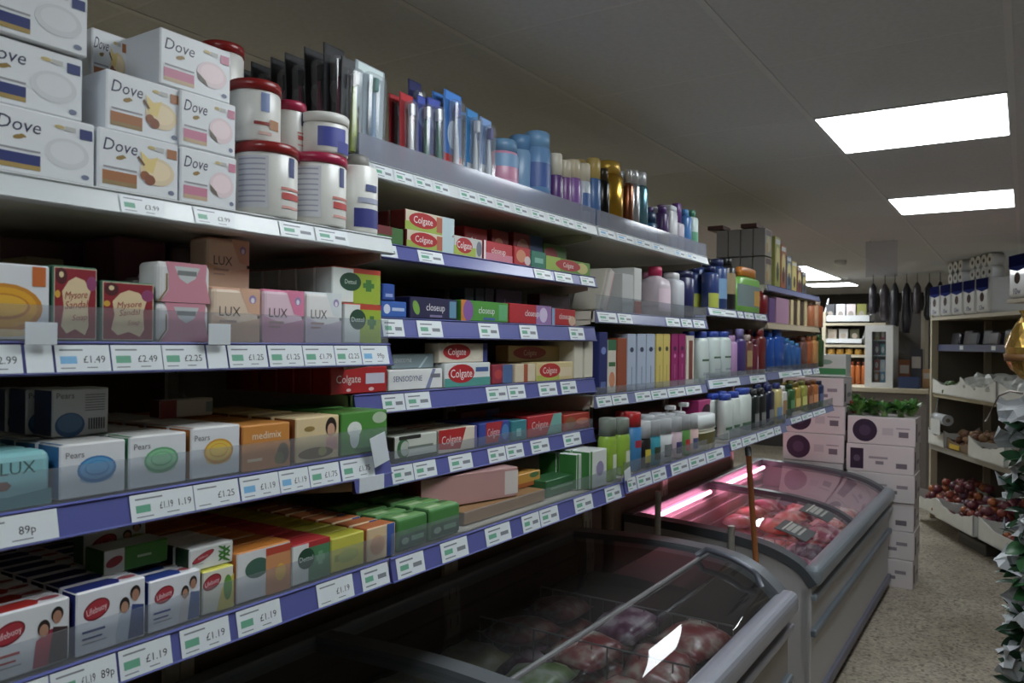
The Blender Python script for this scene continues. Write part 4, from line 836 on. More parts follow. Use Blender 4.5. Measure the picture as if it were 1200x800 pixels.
place('B4', 578, 602, 428, .045, 'short red and blue toothpaste box', 'toothpaste', paste((150, 40, 60), None, None, panels=[('r', .5, 0, 1, 1, (70, 100, 150)), ('e', .3, .5, .2, .25, (190, 60, 60))]), deep=3)
place('B4', 604, 628, 427, .045, 'cream and rust toothpaste box', 'toothpaste', paste((206, 190, 160), None, None, panels=[('r', .4, 0, .6, 1, (170, 80, 50))]), deep=3)
zt = place('B4', 629, 672, 425, .045, 'yellow toothpaste box with red oval', 'toothpaste', paste((206, 186, 130), 'Colgate', (226, 214, 200), (190, 30, 34), [('r', .6, .2, .95, .7, (216, 196, 160)), ('r', 0, 0, .6, .3, (170, 180, 70))]), deep=3)
place('B4', 596, 663, 405, .045, 'dull yellow toothpaste box with red oval raised behind', 'toothpaste', paste((170, 140, 84), 'Colgate', (190, 160, 140), (150, 40, 40), tx=.35), setback=.075, zb=zt+.001)
for a, b in ((674, 684), (686, 696)): place('B4', a, b, 400, .12, 'tall cream carton standing at the end of the toothpaste shelf', 'box', plain((206, 200, 180)), setback=.02, group='tall cream cartons')
# B5
place('B5', 462, 513, 513, .045, 'black and white charcoal toothpaste box with green swirl', 'toothpaste', paste((190, 194, 184), None, None, panels=[('e', .2, .5, .14, .4, (50, 110, 60)), ('e', .24, .5, .1, .3, (170, 180, 170)), ('r', .3, .45, .9, .55, (110, 120, 110)), ('p', [(.1, .85), (.6, .85), (.6, 1), (.1, 1)], (40, 40, 40)), ('r', 0, 0, 1, .16, (60, 70, 60))], side=(60, 60, 56)), deep=4)
place('B5', 515, 560, 505, .045, 'cream toothpaste box with red wedge and purple end', 'toothpaste', paste((212, 200, 180), 'Colgate', (226, 214, 210), None, [('p', [(.0, .2), (.55, .1), (.7, 1), (0, 1)], (186, 30, 34)), ('r', .93, 0, 1, 1, (110, 100, 170))], tx=.32, tw=.5), deep=3)
place('B5', 562, 598, 497, .045, 'blue and red toothpaste box between cream and teal boxes', 'toothpaste', paste((50, 70, 160), 'Colgate', (214, 190, 196), None, [('p', [(.2, .1), (.6, .1), (.75, 1), (.2, 1)], (180, 40, 50)), ('e', .84, .5, .12, .35, (70, 130, 190))], tx=.45, tw=.4), deep=3)
place('B5', 600, 618, 494, .045, 'plain teal toothpaste box between blue and red', 'toothpaste', paste((50, 130, 140), None, None, panels=[('r', .3, .2, .6, .6, (130, 190, 190))]), deep=3)
place('B5', 619, 659, 489, .045, 'red toothpaste box with teal corner', 'toothpaste', paste((190, 36, 44), 'Colgate', (226, 200, 200), None, [('p', [(.55, 0), (1, 0), (1, 1), (.75, 1)], (110, 170, 160))], tx=.35, tw=.5), deep=3)
place('B5', 661, 692, 487, .045, 'rust red toothpaste box with brown picture', 'toothpaste', paste((176, 50, 36), None, None, panels=[('e', .25, .5, .2, .35, (150, 90, 50)), ('e', .7, .5, .25, .2, (206, 120, 90))]), deep=3)
place('B5', 540, 585, 484, .045, 'dark red and blue toothpaste box raised in the back row', 'toothpaste', paste((120, 26, 32), None, None, panels=[('r', .65, 0, 1, 1, (40, 60, 120)), ('r', .2, .4, .55, .55, (190, 110, 110))]), setback=.14)
# B6 oddments
tr = plain((150, 112, 70), (130, 96, 60), name='cardboard_tray')
place('B6', 545, 640, 596, .30, 'flat brown cardboard tray lying on the lowest shelf', 'tray', tr, setback=.05, H=.03)
zt = SH['B6'][1]+.032
place('B6', 507, 594, 565, .09, 'pinkish flat box lying on the cardboard tray', 'box', plain((176, 130, 126), (150, 60, 60), [('r', .0, .1, .84, .9, (180, 134, 130)), ('r', .85, .1, 1, .9, (200, 190, 184))]), setback=.09, zb=zt+.001, yaw=-.25)
place('B6', 596, 634, 560, .10, 'yellow orange box standing on the cardboard tray', 'box', plain((196, 140, 50), (170, 110, 40), [('r', 0, 0, 1, .3, (170, 90, 40)), ('e', .8, .75, .15, .2, (70, 110, 60))]), setback=.10, zb=zt+.001)
place('B6', 641, 690, 561, .07, 'dark green flat box behind the upstand', 'box', plain((44, 100, 56), None, [('r', .1, .4, .9, .55, (110, 160, 110))]), setback=.06, H=.045)
GW = plain((206, 212, 206), (50, 120, 50), [('r', 0, 0, .12, 1, (60, 140, 50)), ('r', .3, .3, .85, .6, (190, 196, 200)), ('e', .58, .5, .22, .2, (140, 130, 170))], name='soap_box')
place('B6', 692, 712, 530, .06, 'white and green soap box near the joint of the shelves', 'soap box', GW, setback=.02, deep=2)
place('B6', 676, 690, 533, .06, 'white and green soap box turned edgewise beside its twin', 'soap box', GW, setback=.05, deep=2)

# ------------------------------------------------------------ bays three to five
def lean_box(key, u, W, H, D, c, label, ang, setback=.04, F=(), zoff=.0):
    X, z = SH[key][:2]; y = yat(u, X-setback, z)
    carton(W, H, D, c, F=F, name='product_box').put((X-setback, y, z+.002+zoff), label, 'box', rot=(ang, 0, 0))
lean_box('C2', 703, .028, .15, .10, (196, 190, 176), 'white cotton box leaning against its neighbour', -.42)
lean_box('C2', 708, .032, .15, .10, (200, 192, 184), 'second white cotton box leaning, pink edge showing', -.42, .03, [('r', .85, 0, 1, 1, (206, 140, 140))])
place('C2', 729, 742, 320, .10, 'plain white box standing upright beside the leaning boxes', 'box', plain((190, 192, 190)), deep=2)
place('C2', 743, 752, 313, .10, 'tall white box with coral foot', 'box', plain((206, 208, 204), None, [('r', 0, 0, 1, .28, (206, 110, 96))]), deep=2)
bot('C2', 760, 772, 319, 'pale pink clear bottle with pink cap behind the front one', body=(206, 176, 190), cap=(206, 130, 160), neck=.4, shoulder=.2, setback=.06)
bot('C2', 769, 785, 313, 'clear pink baby oil bottle with crimson cap', body=(206, 190, 200), cap=(206, 40, 90), neck=.4, shoulder=.22, capw=.45, capf=.18, label=[(.1, .55, -50, 50, (224, 200, 214))])
bot('C2', 787, 799, 320, 'clear plastic wipes pack leaning by the bottle', body=(196, 200, 206), cap=(206, 206, 206), neck=.6, pw=4)
bot('C2', 801, 812, 318, 'navy blue can in shadow', 'spray can', body=(36, 40, 90), cap=(30, 34, 80), deep=2, **can)
bot('C2', 815, 827, 313, 'navy and white can at the shelf end', 'spray can', body=(40, 50, 130), cap=(36, 44, 120), label=[(.02, .3, -80, 80, (200, 206, 210)), (.5, .8, -60, 60, (170, 180, 220))], deep=2, **can)
bot('C2', 690, 697, 345, 'small magenta bottle at the near end of the shelf', body=(190, 40, 110), cap=(220, 190, 206), setback=.02) if False else None
place('C2', 702, 722, 337, .08, 'purple box lying behind the leaning cotton boxes', 'box', plain((96, 40, 100)), setback=.14, H=.07)
bot('D2', 832, 840, 312, 'navy bottle with yellow green foot', body=(40, 60, 120), cap=(30, 40, 90), label=[(.0, .35, -80, 80, (170, 180, 60))], deep=2)
bot('D2', 841, 850, 304, 'tall navy bottle beside the yellow-footed one', body=(44, 70, 130), cap=(34, 44, 90), label=[(.2, .6, -60, 60, (110, 150, 190))], deep=2)
bot('D2', 851, 860, 303, 'black bottle with tan label', body=(34, 32, 34), cap=(26, 26, 28), label=[(.3, .7, -60, 60, (150, 130, 90))], deep=2)
bot('D2', 862, 889, 311, 'lime green flat bottle with orange cap', body=(120, 190, 70), cap=(214, 120, 30), capf=.2, capw=.7, pw=3.4, D=.06, label=[(.12, .6, -70, 70, (110, 130, 130)), (.15, .5, 5, 70, (206, 150, 50))])
bot('D2', 890, 898, 311, 'dark red bottle at the shelf end', body=(140, 24, 34), cap=(150, 30, 40), deep=2)
# E1: stacked boxes seen from their ends
X, z = SH['E1'][:2]
E1F = [((176, 160, 110), 'olive and cream'), ((110, 90, 80), 'brown'), ((150, 140, 120), 'beige')]
for L in range(2):
    for k in range(4):
        pr = carton(.13, .145, .062, (140, 130, 110), (122, 118, 116), (70, 44, 36), [('e', .5, .45, .3, .3, E1F[k % 3][0]), ('r', .1, .75, .9, .95, (90, 60, 60)), ('e', .3, .3, .14, .2, (170, 130, 60))], name='product_box')
        pr.put((X-.03-k*.066, 4.25, z+.002+L*.15), 'grey-sided patterned box in the %s layer of the block of boxes' % ('upper' if L else 'lower'), 'box', 'grey-sided boxes, %s layer' % ('upper' if L else 'lower'))
for k, (dx, dz, l) in enumerate([(.055, 0, 'dark brown flat box on top of the boxes, nearer the edge'), (.235, 0, 'dark brown flat box on top of the boxes, nearer the back')]):
    carton(.13, .022, .085, (84, 44, 34), (74, 40, 32), name='product_box').put((X-.02-dx, 4.25, z+.303), l, 'box')
COLS = [((150, 150, 70), 'olive'), ((160, 90, 60), 'brick red'), ((90, 110, 130), 'slate blue'), ((190, 170, 90), 'straw yellow'), ((120, 60, 60), 'maroon'), ((80, 84, 90), 'charcoal')]
for k, (c, n) in enumerate(COLS):
    carton(.11, (.27, .24, .19, .17, .15, .13)[k], .07, c, F=[('e', .5, .55, .35, .25, (206, 190, 120)), ('e', .5, .3, .2, .2, (60, 54, 50)), ('r', .1, .85, .9, .95, (190, 190, 190))], name='product_box').put((X-.02, 4.40+.125*k, z+.002), n+' printed box on the high end shelf', 'box')
for k, (a, b, vt, c, n) in enumerate([(902, 909, 349, (104, 70, 130), 'purple'), (910, 925, 348, (176, 130, 160), 'mauve pink')]):
    place('E2', a, b, vt, .12, n+' box standing on the tan-edged shelf', 'box', plain(c), deep=2)
for k in range(5):
    place('E2', 927+4*k, 930+4*k, 351+k % 2*2, .12, 'slim %s carton standing like a book on the tan-edged shelf' % ('cream' if k % 2 == 0 else 'dark brown'), 'box', plain(((200, 180, 130), (80, 60, 50))[k % 2]), group='slim %s cartons' % ('cream' if k % 2 == 0 else 'dark brown'))
for k, c in enumerate([(190, 110, 70), (206, 150, 110), (180, 90, 50)]): bot('E2', 948+5*k, 952.5+5*k, 352+k, ['copper', 'peach', 'rust orange'][k]+' bottle at the end of the tan-edged shelf', body=c, cap=(206, 190, 170), deep=2)
# C3
box3 = lambda c, F=(), s=None: plain(c, s, F)
place('C3', 702, 712, 389, .05, 'tall navy blue box at the near shelf end', 'box', box3((34, 44, 110), [('e', .5, .7, .3, .06, (110, 130, 200)), ('r', .2, .1, .8, .2, (90, 110, 170))]), deep=2)
place('C3', 713, 723, 398, .05, 'cream and green box with orange picture', 'box', box3((206, 200, 184), [('r', 0, .8, 1, 1, (50, 110, 70)), ('r', .1, .5, .9, .58, (60, 110, 60)), ('e', .5, .25, .35, .15, (206, 130, 90))]), deep=2)
place('C3', 724, 735, 396, .05, 'rust brown box beside the pale blue cartons', 'box', box3((156, 74, 44)), deep=2)
for k in range(3): place('C3', 736+11*k, 746+11*k, 391, .05, 'tall pale blue shampoo carton', 'box', box3((170, 184, 206), [('e', .5, .72, .22, .045, (50, 60, 90)), ('r', .46, .1, .54, .42, (90, 110, 140))]), group='three pale blue cartons', deep=1)
for k in range(2): place('C3', 769+9*k, 777+9*k, 391, .05, 'tall yellow shampoo carton', 'box', box3((206, 184, 90), [('e', .5, .72, .22, .045, (60, 60, 40)), ('r', .46, .1, .54, .42, (140, 120, 60))]), group='two yellow cartons')
for k in range(2): place('C3', 787+9*k, 795+9*k, 391, .05, 'tall magenta shampoo carton', 'box', box3((150, 24, 96), [('e', .5, .72, .22, .045, (70, 20, 60)), ('e', .5, .58, .15, .04, (206, 130, 180)), ('r', .46, .15, .54, .42, (190, 110, 160))]), group='two magenta cartons')
place('C3', 805, 814, 393, .05, 'cream carton with brown picture strip', 'box', box3((206, 196, 180), [('r', .3, .1, .8, .9, (120, 60, 50))]))
wb = dict(body=(196, 210, 206), cap=(40, 70, 170), capf=.13, pw=3.2, capw=.7, neck=.7, label=[(.42, .46, -30, 40, (50, 90, 60)), (.15, .2, -20, 30, (150, 160, 170))])
for k, (a, b) in enumerate(((816, 828), (830, 842), (843, 854))): bot('C3' if k == 0 else 'D3', a, b, 388, 'white shampoo bottle with blue cap on the middle shelf', group='white shampoo bottles on the middle shelf', deep=2, D=.05, **wb)
bot('D3', 855, 861, 393, 'lilac bottle beside the white shampoos', body=(186, 140, 190), cap=(196, 150, 200), deep=2, D=.05)
bot('D3', 862, 872, 385, 'deep purple bottle with lavender cap', body=(70, 50, 120), cap=(120, 110, 170), capf=.2, deep=2, D=.05)
bot('D3', 873, 879, 392, 'brown bottle with gold label on the middle shelf', body=(120, 70, 60), cap=(190, 170, 160), label=[(.2, .6, -60, 60, (170, 140, 90))], deep=2, D=.05)
bot('D3', 880, 886, 397, 'wine red bottle with pink label', body=(120, 40, 60), cap=(100, 40, 60), label=[(.1, .5, 0, 60, (206, 170, 190))], deep=2, D=.05)
bot('D3', 887, 895, 386, 'dark red tall bottle on the middle shelf', body=(120, 34, 34), cap=(130, 40, 40), deep=2, D=.05)
for k, (a, b, vt) in enumerate(((899, 905, 388), (906, 918, 386))): bot('E3', a, b, vt, ['slim', 'wide'][k]+' shiny royal blue bottle', body=(34, 84, 180), cap=(40, 96, 196), deep=2, D=.06, rough=.15)
for k in range(3): bot('E3', 919+6*k, 924+6*k, 396+3*k, 'smaller blue bottle beside the royal blue ones', body=(40, 90, 160), cap=(60, 130, 190), deep=2, D=.05, group='smaller blue bottles')
for k, (c, n) in enumerate((((110, 70, 60), 'cocoa brown'), ((170, 84, 40), 'burnt orange'), ((190, 130, 70), 'honey'), ((50, 84, 40), 'moss green'))): bot('E3', 938+6.5*k, 944+6.5*k, 395-k, n+' bottle on the end shelf', body=c, cap=c, deep=2, D=.05)
# C4 roll-ons and sprays behind the upstand
for k, (a, b) in enumerate(((707, 719), (722, 735))): bot('C4' if k else 'B6', a, b, 490, 'lime green spray bottle with clear cap', body=(140, 180, 50), cap=(120, 130, 120), capf=.28, capw=.9, neck=.8, label=[(.2, .42, -10, 60, (206, 214, 190))], group='lime green spray bottles', setback=.03, D=.05)
bot('C4', 738, 749, 483, 'blue shaving can with red cap', 'spray can', body=(60, 130, 190), cap=(190, 30, 34), capf=.25, label=[(.4, .52, -40, 40, (180, 40, 60))], setback=.025, deep=1, pw=2., neck=.9, capw=.94, shoulder=.03, name='spray_can')
bot('C4', 727, 737, 482, 'spray can with red cap standing behind the lime bottles', 'spray can', body=(150, 170, 120), cap=(180, 30, 34), capf=.25, setback=.11, pw=2., neck=.9, capw=.94, shoulder=.03, name='spray_can')
ro = dict(pw=2., neck=.92, capw=.96, shoulder=.04, capf=.36, name='roll_on')
ROL_ = [(750, 760, 493, (30, 30, 30), (190, 194, 196), (200, 180, 50), 'black and yellow'), (761, 772, 491, (50, 150, 170), (160, 164, 168), (60, 70, 50), 'teal'), (773, 786, 489, (206, 210, 212), (168, 172, 176), (110, 116, 120), 'plain white'), (787, 797, 488, (206, 180, 190), (168, 172, 176), (60, 60, 110), 'pale pink'), (798, 806, 486, (90, 150, 70), (168, 172, 176), (200, 60, 60), 'green'), (807, 816, 486, (216, 180, 176), (168, 172, 176), (70, 80, 130), 'rose pink')]
for a, b, vt, c, cp, lc, n in ROL_: bot('C4', a, b, vt, n+' roll-on deodorant with white cap', 'roll-on', body=c, cap=cp, label=[(.12, .4, -40, 40, lc)], setback=.02, **ro)
for k, (a, b, vt) in enumerate(((755, 765, 486), (768, 778, 484), (781, 790, 484), (793, 801, 482))): bot('C4', a, b, vt, 'white-capped roll-on in the second row', 'roll-on', body=(180, 184, 186), cap=(168, 172, 176), setback=.075, group='second row of roll-ons', **ro)
def pump(u0, u1, vt, label, setback):
    X, z = SH['C4'][:2]; X -= setback; y0 = yat(u0, X, z); y1 = yat(u1, X, z); H = on(u0, vt, 0, X).z-z; W = y1-y0
    pr = bottle(W, H*.76, W*.9, (206, 210, 212), (206, 210, 212), .1, .4, name='pump_bottle', capw=.4); o = pr.put((X, (y0+y1)/2, z+.001), label, 'pump bottle')
    wm_ = mat((210, 212, 212), .3); obj('pump_head', MB().tube([(0, 0, H*.74), (0, 0, H*.92)], .004, wm_).rbox((-.010, -.012, H*.9), (.03, .012, H), wm_, r=.005), o)
pump(776, 788, 476, 'white pump bottle rising behind the roll-ons', .12); pump(793, 802, 472, 'grey white pump bottle rising behind the roll-ons nearer the magenta box', .13)
bot('C4', 815, 838, 486, 'round white wipes tub with dark picture and clear top', 'tub', body=(206, 204, 180), cap=(214, 222, 222), capf=.4, capw=1., neck=.98, pw=2.4, D=.08, setback=.01, label=[(.18, .5, -60, 60, (90, 84, 40))])
place('C4', 819, 845, 470, .09, 'tall magenta box behind the wipes tub', 'box', plain((176, 40, 110), None, [('r', .75, .2, .9, .8, (120, 30, 80)), ('e', .35, .6, .25, .3, (60, 20, 40))]), setback=.10)
wb4 = dict(body=(200, 210, 204), cap=(40, 70, 176), capf=.14, pw=3.2, capw=.8, neck=.8, label=[(.2, .26, -50, 40, (60, 100, 70))])
for k, (a, b, vt) in enumerate(((846, 855, 462), (856, 864, 459))): bot('D4', a, b, vt, 'white bottle with blue cap angled in a row on the lowest shelf', group='row of white bottles with blue caps on the lowest shelf', deep=2, D=.05, setback=.03, **wb4)
bot('D4', 866, 878, 455, 'wider white bottle with blue cap beside the row', D=.06, setback=.02, **wb4)
DK = [(880, 887, 456, (24, 34, 34), (60, 60, 64), 'black green'), (888, 895, 455, (30, 30, 34), (50, 50, 54), 'black'), (897, 905, 451, (24, 30, 60), (40, 50, 110), 'midnight blue')]
for a, b, vt, c, cp, n in DK: bot('D4', a, b, vt, n+' bottle on the lowest shelf', body=c, cap=cp, label=[(.1, .4, -40, 40, (130, 130, 130))], deep=2, D=.05, setback=.03)
bot('D4', 907, 914, 449, 'yellow and pale blue bottle with navy cap', body=(196, 180, 110), cap=(50, 60, 130), label=[(.1, .4, -50, 50, (110, 140, 180))], deep=2, D=.05, setback=.03)
bot('D4', 914.5, 919.5, 452, 'slim white bottle with tan label', body=(206, 204, 196), cap=(206, 206, 206), label=[(.2, .6, -50, 50, (170, 130, 90))], D=.05, setback=.02)
E4B = [(924, 929, 450, (50, 100, 50), 'bottle green'), (930, 936, 448, (170, 140, 50), 'ochre'), (937.5, 944, 446, (150, 150, 60), 'olive yellow'), (945.5, 950.5, 446, (130, 70, 40), 'chestnut'), (951, 957, 445, (170, 96, 40), 'amber orange'), (958, 963, 446, (40, 50, 90), 'dark blue')]
for a, b, vt, c, n in E4B: bot('E4', a, b, vt, n+' bottle on the lowest end shelf', body=c, cap=tuple(int(x*.7) for x in c), label=[(.2, .5, -50, 50, tuple(min(255, x+50) for x in c))], deep=2, D=.06, setback=.03)

# ------------------------------------------------------------ stacked white cartons beyond the freezer
BOXC = (206, 198, 198); PLUM = (44, 30, 58)
def case(W, H, D, deco):
    b = MB().rbox((-D, -W/2, 0), (0, W/2, H), mat(BOXC, .6, noise_amt=.04, scale=8), r=.003, seg=1); p = MB(); fs = frames(W, H, D)
    F = {'disc': [('e', .26, .5, .42*H/W, .42, PLUM), ('e', .26, .5, .2*H/W, .2, (70, 54, 84)), ('r', .52, .36, .68, .62, (186, 178, 182)), ('r', .76, .3, .9, .5, (110, 100, 110)), ('r', .72, .6, .92, .64, (150, 140, 146))],
         'square': [('r', .06, .1, .26, .85, PLUM), ('e', .16, .48, .05, .12, (90, 74, 100)), ('r', .34, .5, .62, .58, (150, 142, 148)), ('r', .44, .3, .56, .42, (130, 122, 128)), ('r', .74, .2, .9, .38, (110, 100, 110))],
         'plain': [('r', .3, .55, .6, .62, (150, 142, 148)), ('r', .2, .3, .75, .42, (130, 122, 132)), ('r', .74, .5, .9, .62, (140, 130, 140))]}[deco]
    draw(p, fs['F'], F); p2 = MB()
    fr = ((0, W/2, 0), (-1, 0, 0), (0, 0, 1), (0, 1, 0), D, H); draw(p2, fr, [('r', .1, .15, .3, .8, PLUM), ('r', .45, .3, .85, .45, (130, 122, 130))])
    tape = MB().box((-D*.55, -W/2-.0006, H+.0004), (-D*.45, W/2+.0006, H+.0012), mat((196, 180, 150), .3))
    return Proto('carton', b, [('front_print', p), ('side_print', p2), ('tape', tape)])
R90 = (0, 0, -PI/2)
decs = ['plain', 'plain', 'square', 'plain', 'square', 'disc']
hh = 1.16/6
cas = {d: case(.43, hh-.003, .33, d) for d in ('disc', 'square', 'plain')}
for k, d in enumerate(decs):
    cas[d].put((-.835+.006*(k % 2), 5.985+.006*((k*7) % 3), hh*k), ['white carton on the floor at the bottom of the aisle-side stack', 'white carton second from the floor in the aisle-side stack', 'white carton with dark square third from the floor in the aisle-side stack', 'white carton fourth from the floor in the aisle-side stack', 'white carton with dark square just under the top of the aisle-side stack', 'white carton with dark disc on top of the aisle-side stack'][k], 'carton', 'aisle-side stack of white cartons', R90)
cas2 = {d: case(.42, .2, .33, d) for d in ('disc', 'plain')}
for k in range(7):
    cas2['disc' if k in (4, 5) else 'plain'].put((-1.285+.005*(k % 3), 6.0+.004*(k % 2), .203*k), ['white carton %s in the shelf-side stack' % s for s in ('on the floor', 'second from the floor', 'third from the floor', 'fourth from the floor', 'with dark disc showing above the freezer', 'with dark disc just under the top one', 'on the very top')][k], 'carton', 'shelf-side stack of white cartons', R90)
carton(.3, .16, .2, (200, 206, 200), F=[('r', 0, .1, 1, .38, (60, 140, 80)), ('e', .5, .66, .2, .12, (130, 160, 140))], name='carton').put((-1.22, 6.05, 1.425), 'white carton with green band on top of the shelf-side stack', 'carton', rot=R90)
# leafy greens in bags on the aisle-side stack
def leafmesh(L, W, c, fold=.25, name='leaf', tip=1.6):
    m = MB(); n = 5; mt = mat(c, .35, noise_amt=.3, scale=60)
    for i in range(n+1):
        t = i/n; w = W*.5*math.sin(PI*min(1, t**.8))**.8*(1-.2*t); z = .12*L*math.sin(t*2.4)
        m.v += [(t*L, -w, z+w*fold), (t*L, 0, z), (t*L, w, z+w*fold)]
    for i in range(n):
        a = 3*i; m.face((a, a+3, a+4, a+1), mt, True); m.face((a+1, a+4, a+5, a+2), mt, True)
    return m.mesh(name)
LEAFG = [leafmesh(.07, .045, (70, 130, 50)), leafmesh(.06, .05, (110, 160, 70)), leafmesh(.055, .035, (40, 100, 56))]
def greens(x, y, z, r, n, label, cols, seed, cat='leafy greens'):
    t = thing('leafy_greens', label, cat, (x, y, z)); rn = random.Random(seed)
    obj('stem_bunch', MB().loft([(0, r*.35, r*.35, (110, 150, 80)), (r*.5, r*.25, r*.25, (90, 140, 70)), (r*.9, r*.1, r*.1, (80, 130, 60))], 10), t)
    for i in range(n):
        a = rn.uniform(0, 2*PI); e = rn.uniform(-.1, 1.4)
        obj('leaf', LEAFG[rn.choice(cols)], t, (r*.4*math.cos(a), r*.4*math.sin(a), rn.uniform(.2, .8)*r), (rn.uniform(-.4, .4), -e, a))
zt = hh*6+.002
for k, (dx, dy, r, cols, l) in enumerate([(-.15, .08, .07, [0, 1], 'bright green leafy bunch at the left of the carton top'), (-.06, .16, .08, [1, 1, 0], 'tall pale green leafy bunch behind the dark bunch'), (.02, .05, .07, [2, 2, 0], 'dark blue green leafy bunch in the middle of the carton top'), (.12, .08, .07, [2, 0], 'dark green leafy bunch at the aisle end of the carton top'), (.17, .20, .08, [0, 1], 'fresh green leafy bunch at the back corner of the carton top'), (-.12, .24, .08, [0, 2], 'mid green leafy bunch at the back of the carton top')]):
    greens(-.835+dx, 6.0+dy, zt, r, 40, l, cols, k)
p = on(996, 470, 1, 6.1)
o = obj('flower_pot', MB().loft([(0, .03, .03, (170, 30, 30)), (.07, .042, .042, (170, 30, 30)), (.085, .045, .045, (150, 24, 24)), (.085, .036, .036, (60, 40, 30))], 18), None, (-1.028, 6.22, zt)); tag(o, 'small red pot at the edge of the carton top', 'pot')
for i in range(10): obj('leaf', LEAFG[i % 2], o, (0, 0, .08), (.2, -.9, i*.63))

# ------------------------------------------------------------ produce unit, set at an angle
OA = Vector((-.75, 8.6)); AD = Vector((.433, -.901)); BD = Vector((.901, .433)); AROT = math.atan2(AD.y, AD.x)
def WP(a, b, z): return (OA.x+AD.x*a+BD.x*b, OA.y+AD.y*a+BD.y*b, z)
pu = thing('produce_shelving', 'beige produce shelving unit set at an angle across the shop', 'shelving', WP(0, 0, 0), AROT)
BEI = mat((180, 168, 142), .5); DRK = mat((92, 84, 72), .7)
def pus(n, a, b, m=BEI, **k): return obj(n, MB().box(a, b, m, **k), pu)
pus('end_upright', (-.03, .0, 0), (.005, .06, 1.95)); pus('end_upright', (-.03, .48, 0), (.005, .54, 1.95)); pus('back_panel', (-.03, .54, 0), (2.5, .56, 1.95), DRK)
pus('middle_upright', (1.42, .48, 0), (1.46, .54, 1.95)); pus('end_panel', (-.028, .06, .1), (-.02, .48, 1.93), DRK)
def pshelf(z, b0, strip=None, a1=2.5, a0=.0):
    s = pus('shelf', (a0, b0, z-.03), (a1, .54, z), BEI)
    if strip: pus('price_strip', (a0, b0-.008, z-.05), (a1, b0, z+.01), mat(strip, .3))
pshelf(1.93, .0); pshelf(1.66, .06, (84, 92, 130)); pshelf(1.20, .02); pshelf(.72, .0, (150, 146, 140)); pshelf(.16, .0)
pshelf(2.02, -.02, None, 2.5, 1.5); pus('end_upright', (2.5, .0, 0), (2.535, .06, 1.95)); pus('end_upright', (2.5, .48, 0), (2.535, .54, 1.95))
for a in (.5, 1.1, 1.75): obj('price_ticket', MB().box((a, .050, 1.625), (a+.07, .0515, 1.66), TPAPER), pu)
def crate(a, b, z, w, d, h, label, seed, c=(206, 206, 200)):
    """open tray with ragged raised edges"""
    rn = random.Random(seed); m = MB(); cm = mat(c, .75, noise_amt=.08, scale=14); n = 10
    m.box((0, 0, 0), (w, d, .012), cm)
    def wall(p, q, nx, ny):
        P = [];
        for i in range(n+1):
            t = i/n; hgt = h*(.62+.38*(abs(2*t-1)**2))+rn.uniform(-.06, .06)*h
            P.append((p[0]+(q[0]-p[0])*t, p[1]+(q[1]-p[1])*t, hgt))
        k = len(m.v)
        for (x, y, zz) in P: m.v += [(x, y, 0), (x, y, zz), (x+nx, y+ny, zz), (x+nx, y+ny, 0)]
        for i in range(n):
            e = k+4*i
            for s in range(4): m.face((e+s, e+4+s, e+4+(s+1) % 4, e+(s+1) % 4), cm)
        m.face((k, k+1, k+2, k+3), cm); e = k+4*n; m.face((e+3, e+2, e+1, e), cm)
    wall((0, 0), (w, 0), 0, .012); wall((0, d), (w, d), 0, -.012); wall((0, 0), (0, d), .012, 0); wall((w, 0), (w, d), -.012, 0)
    o = obj('produce_tray', m, None, WP(a, b, z), (0, 0, AROT)); tag(o, label, 'tray'); return o
crate(.03, .0, 1.205, .62, .44, .14, 'white ragged tray holding small green vegetables', 1); crate(.68, -.02, 1.205, .66, .46, .17, 'white ragged tray heaped with crumpled white bags', 2); crate(1.38, -.02, 1.205, .7, .46, .17, 'white ragged tray beyond the heaped one at the aisle end', 3)
crate(.02, -.03, .725, .36, .46, .15, 'white tray on the middle shelf beside the roll dispenser', 4); crate(.42, -.02, .725, .46, .46, .10, 'brown tray of potatoes with a yellow label', 5, (120, 96, 70)); crate(.95, -.06, .725, .62, .5, .17, 'white ragged tray of roots at the open end of the middle shelf', 6)
crate(.0, -.22, .165, .72, .66, .17, 'large white tray of onions near the cartons', 7); crate(.74, -.24, .165, .74, .68, .17, 'large white tray of onions at the aisle end', 8)
crate(1.62, -.05, .725, .8, .5, .16, 'long white ragged tray at the far side of the middle shelf', 16); crate(1.52, -.22, .165, .8, .66, .17, 'third large white tray of onions past the other two', 17); crate(2.1, -.02, 1.205, .36, .46, .15, 'narrow white ragged tray at the corner of the produce unit', 18)
o = obj('label_strip', MB().box((0, 0, 0), (.2, .004, .04), mat((206, 170, 40), .5)), None, WP(.5, -.03, .74), (0, 0, AROT)); tag(o, 'yellow label strip on the potato tray', 'label')
def blob(r, c, seed, squash=.85, amp=.12, stem=None, name='onion', rough=.4):
    bm = bmesh.new(); bmesh.ops.create_icosphere(bm, subdivisions=2, radius=r); m = MB(); mt = mat(c, rough, noise_amt=.25, scale=40)
    for v in bm.verts:
        k = 1+amp*noise.noise(v.co/r*1.6+Vector((seed, 0, 0))); v.co = Vector((v.co.x*k, v.co.y*k, v.co.z*k*squash+r*squash))
    bm.verts.index_update(); m.v = [tuple(v.co) for v in bm.verts]
    for f in bm.faces: m.face([v.index for v in f.verts], mt, True)
    bm.free(); parts = []
    if stem: parts = [('stem', MB().loft([(r*1.9*squash, r*.22, r*.22, stem), (r*2.1*squash, r*.12, r*.12, stem), (r*2.3*squash, r*.05, r*.05, stem)], 8))]
    return Proto(name, m, parts)
ON = [blob(.04, (150, 60, 44), 1, stem=(170, 120, 70)), blob(.045, (110, 44, 56), 2, stem=(150, 110, 70)), blob(.038, (180, 96, 50), 3, stem=(190, 150, 90)), blob(.04, (90, 50, 70), 4, stem=(140, 100, 80))]
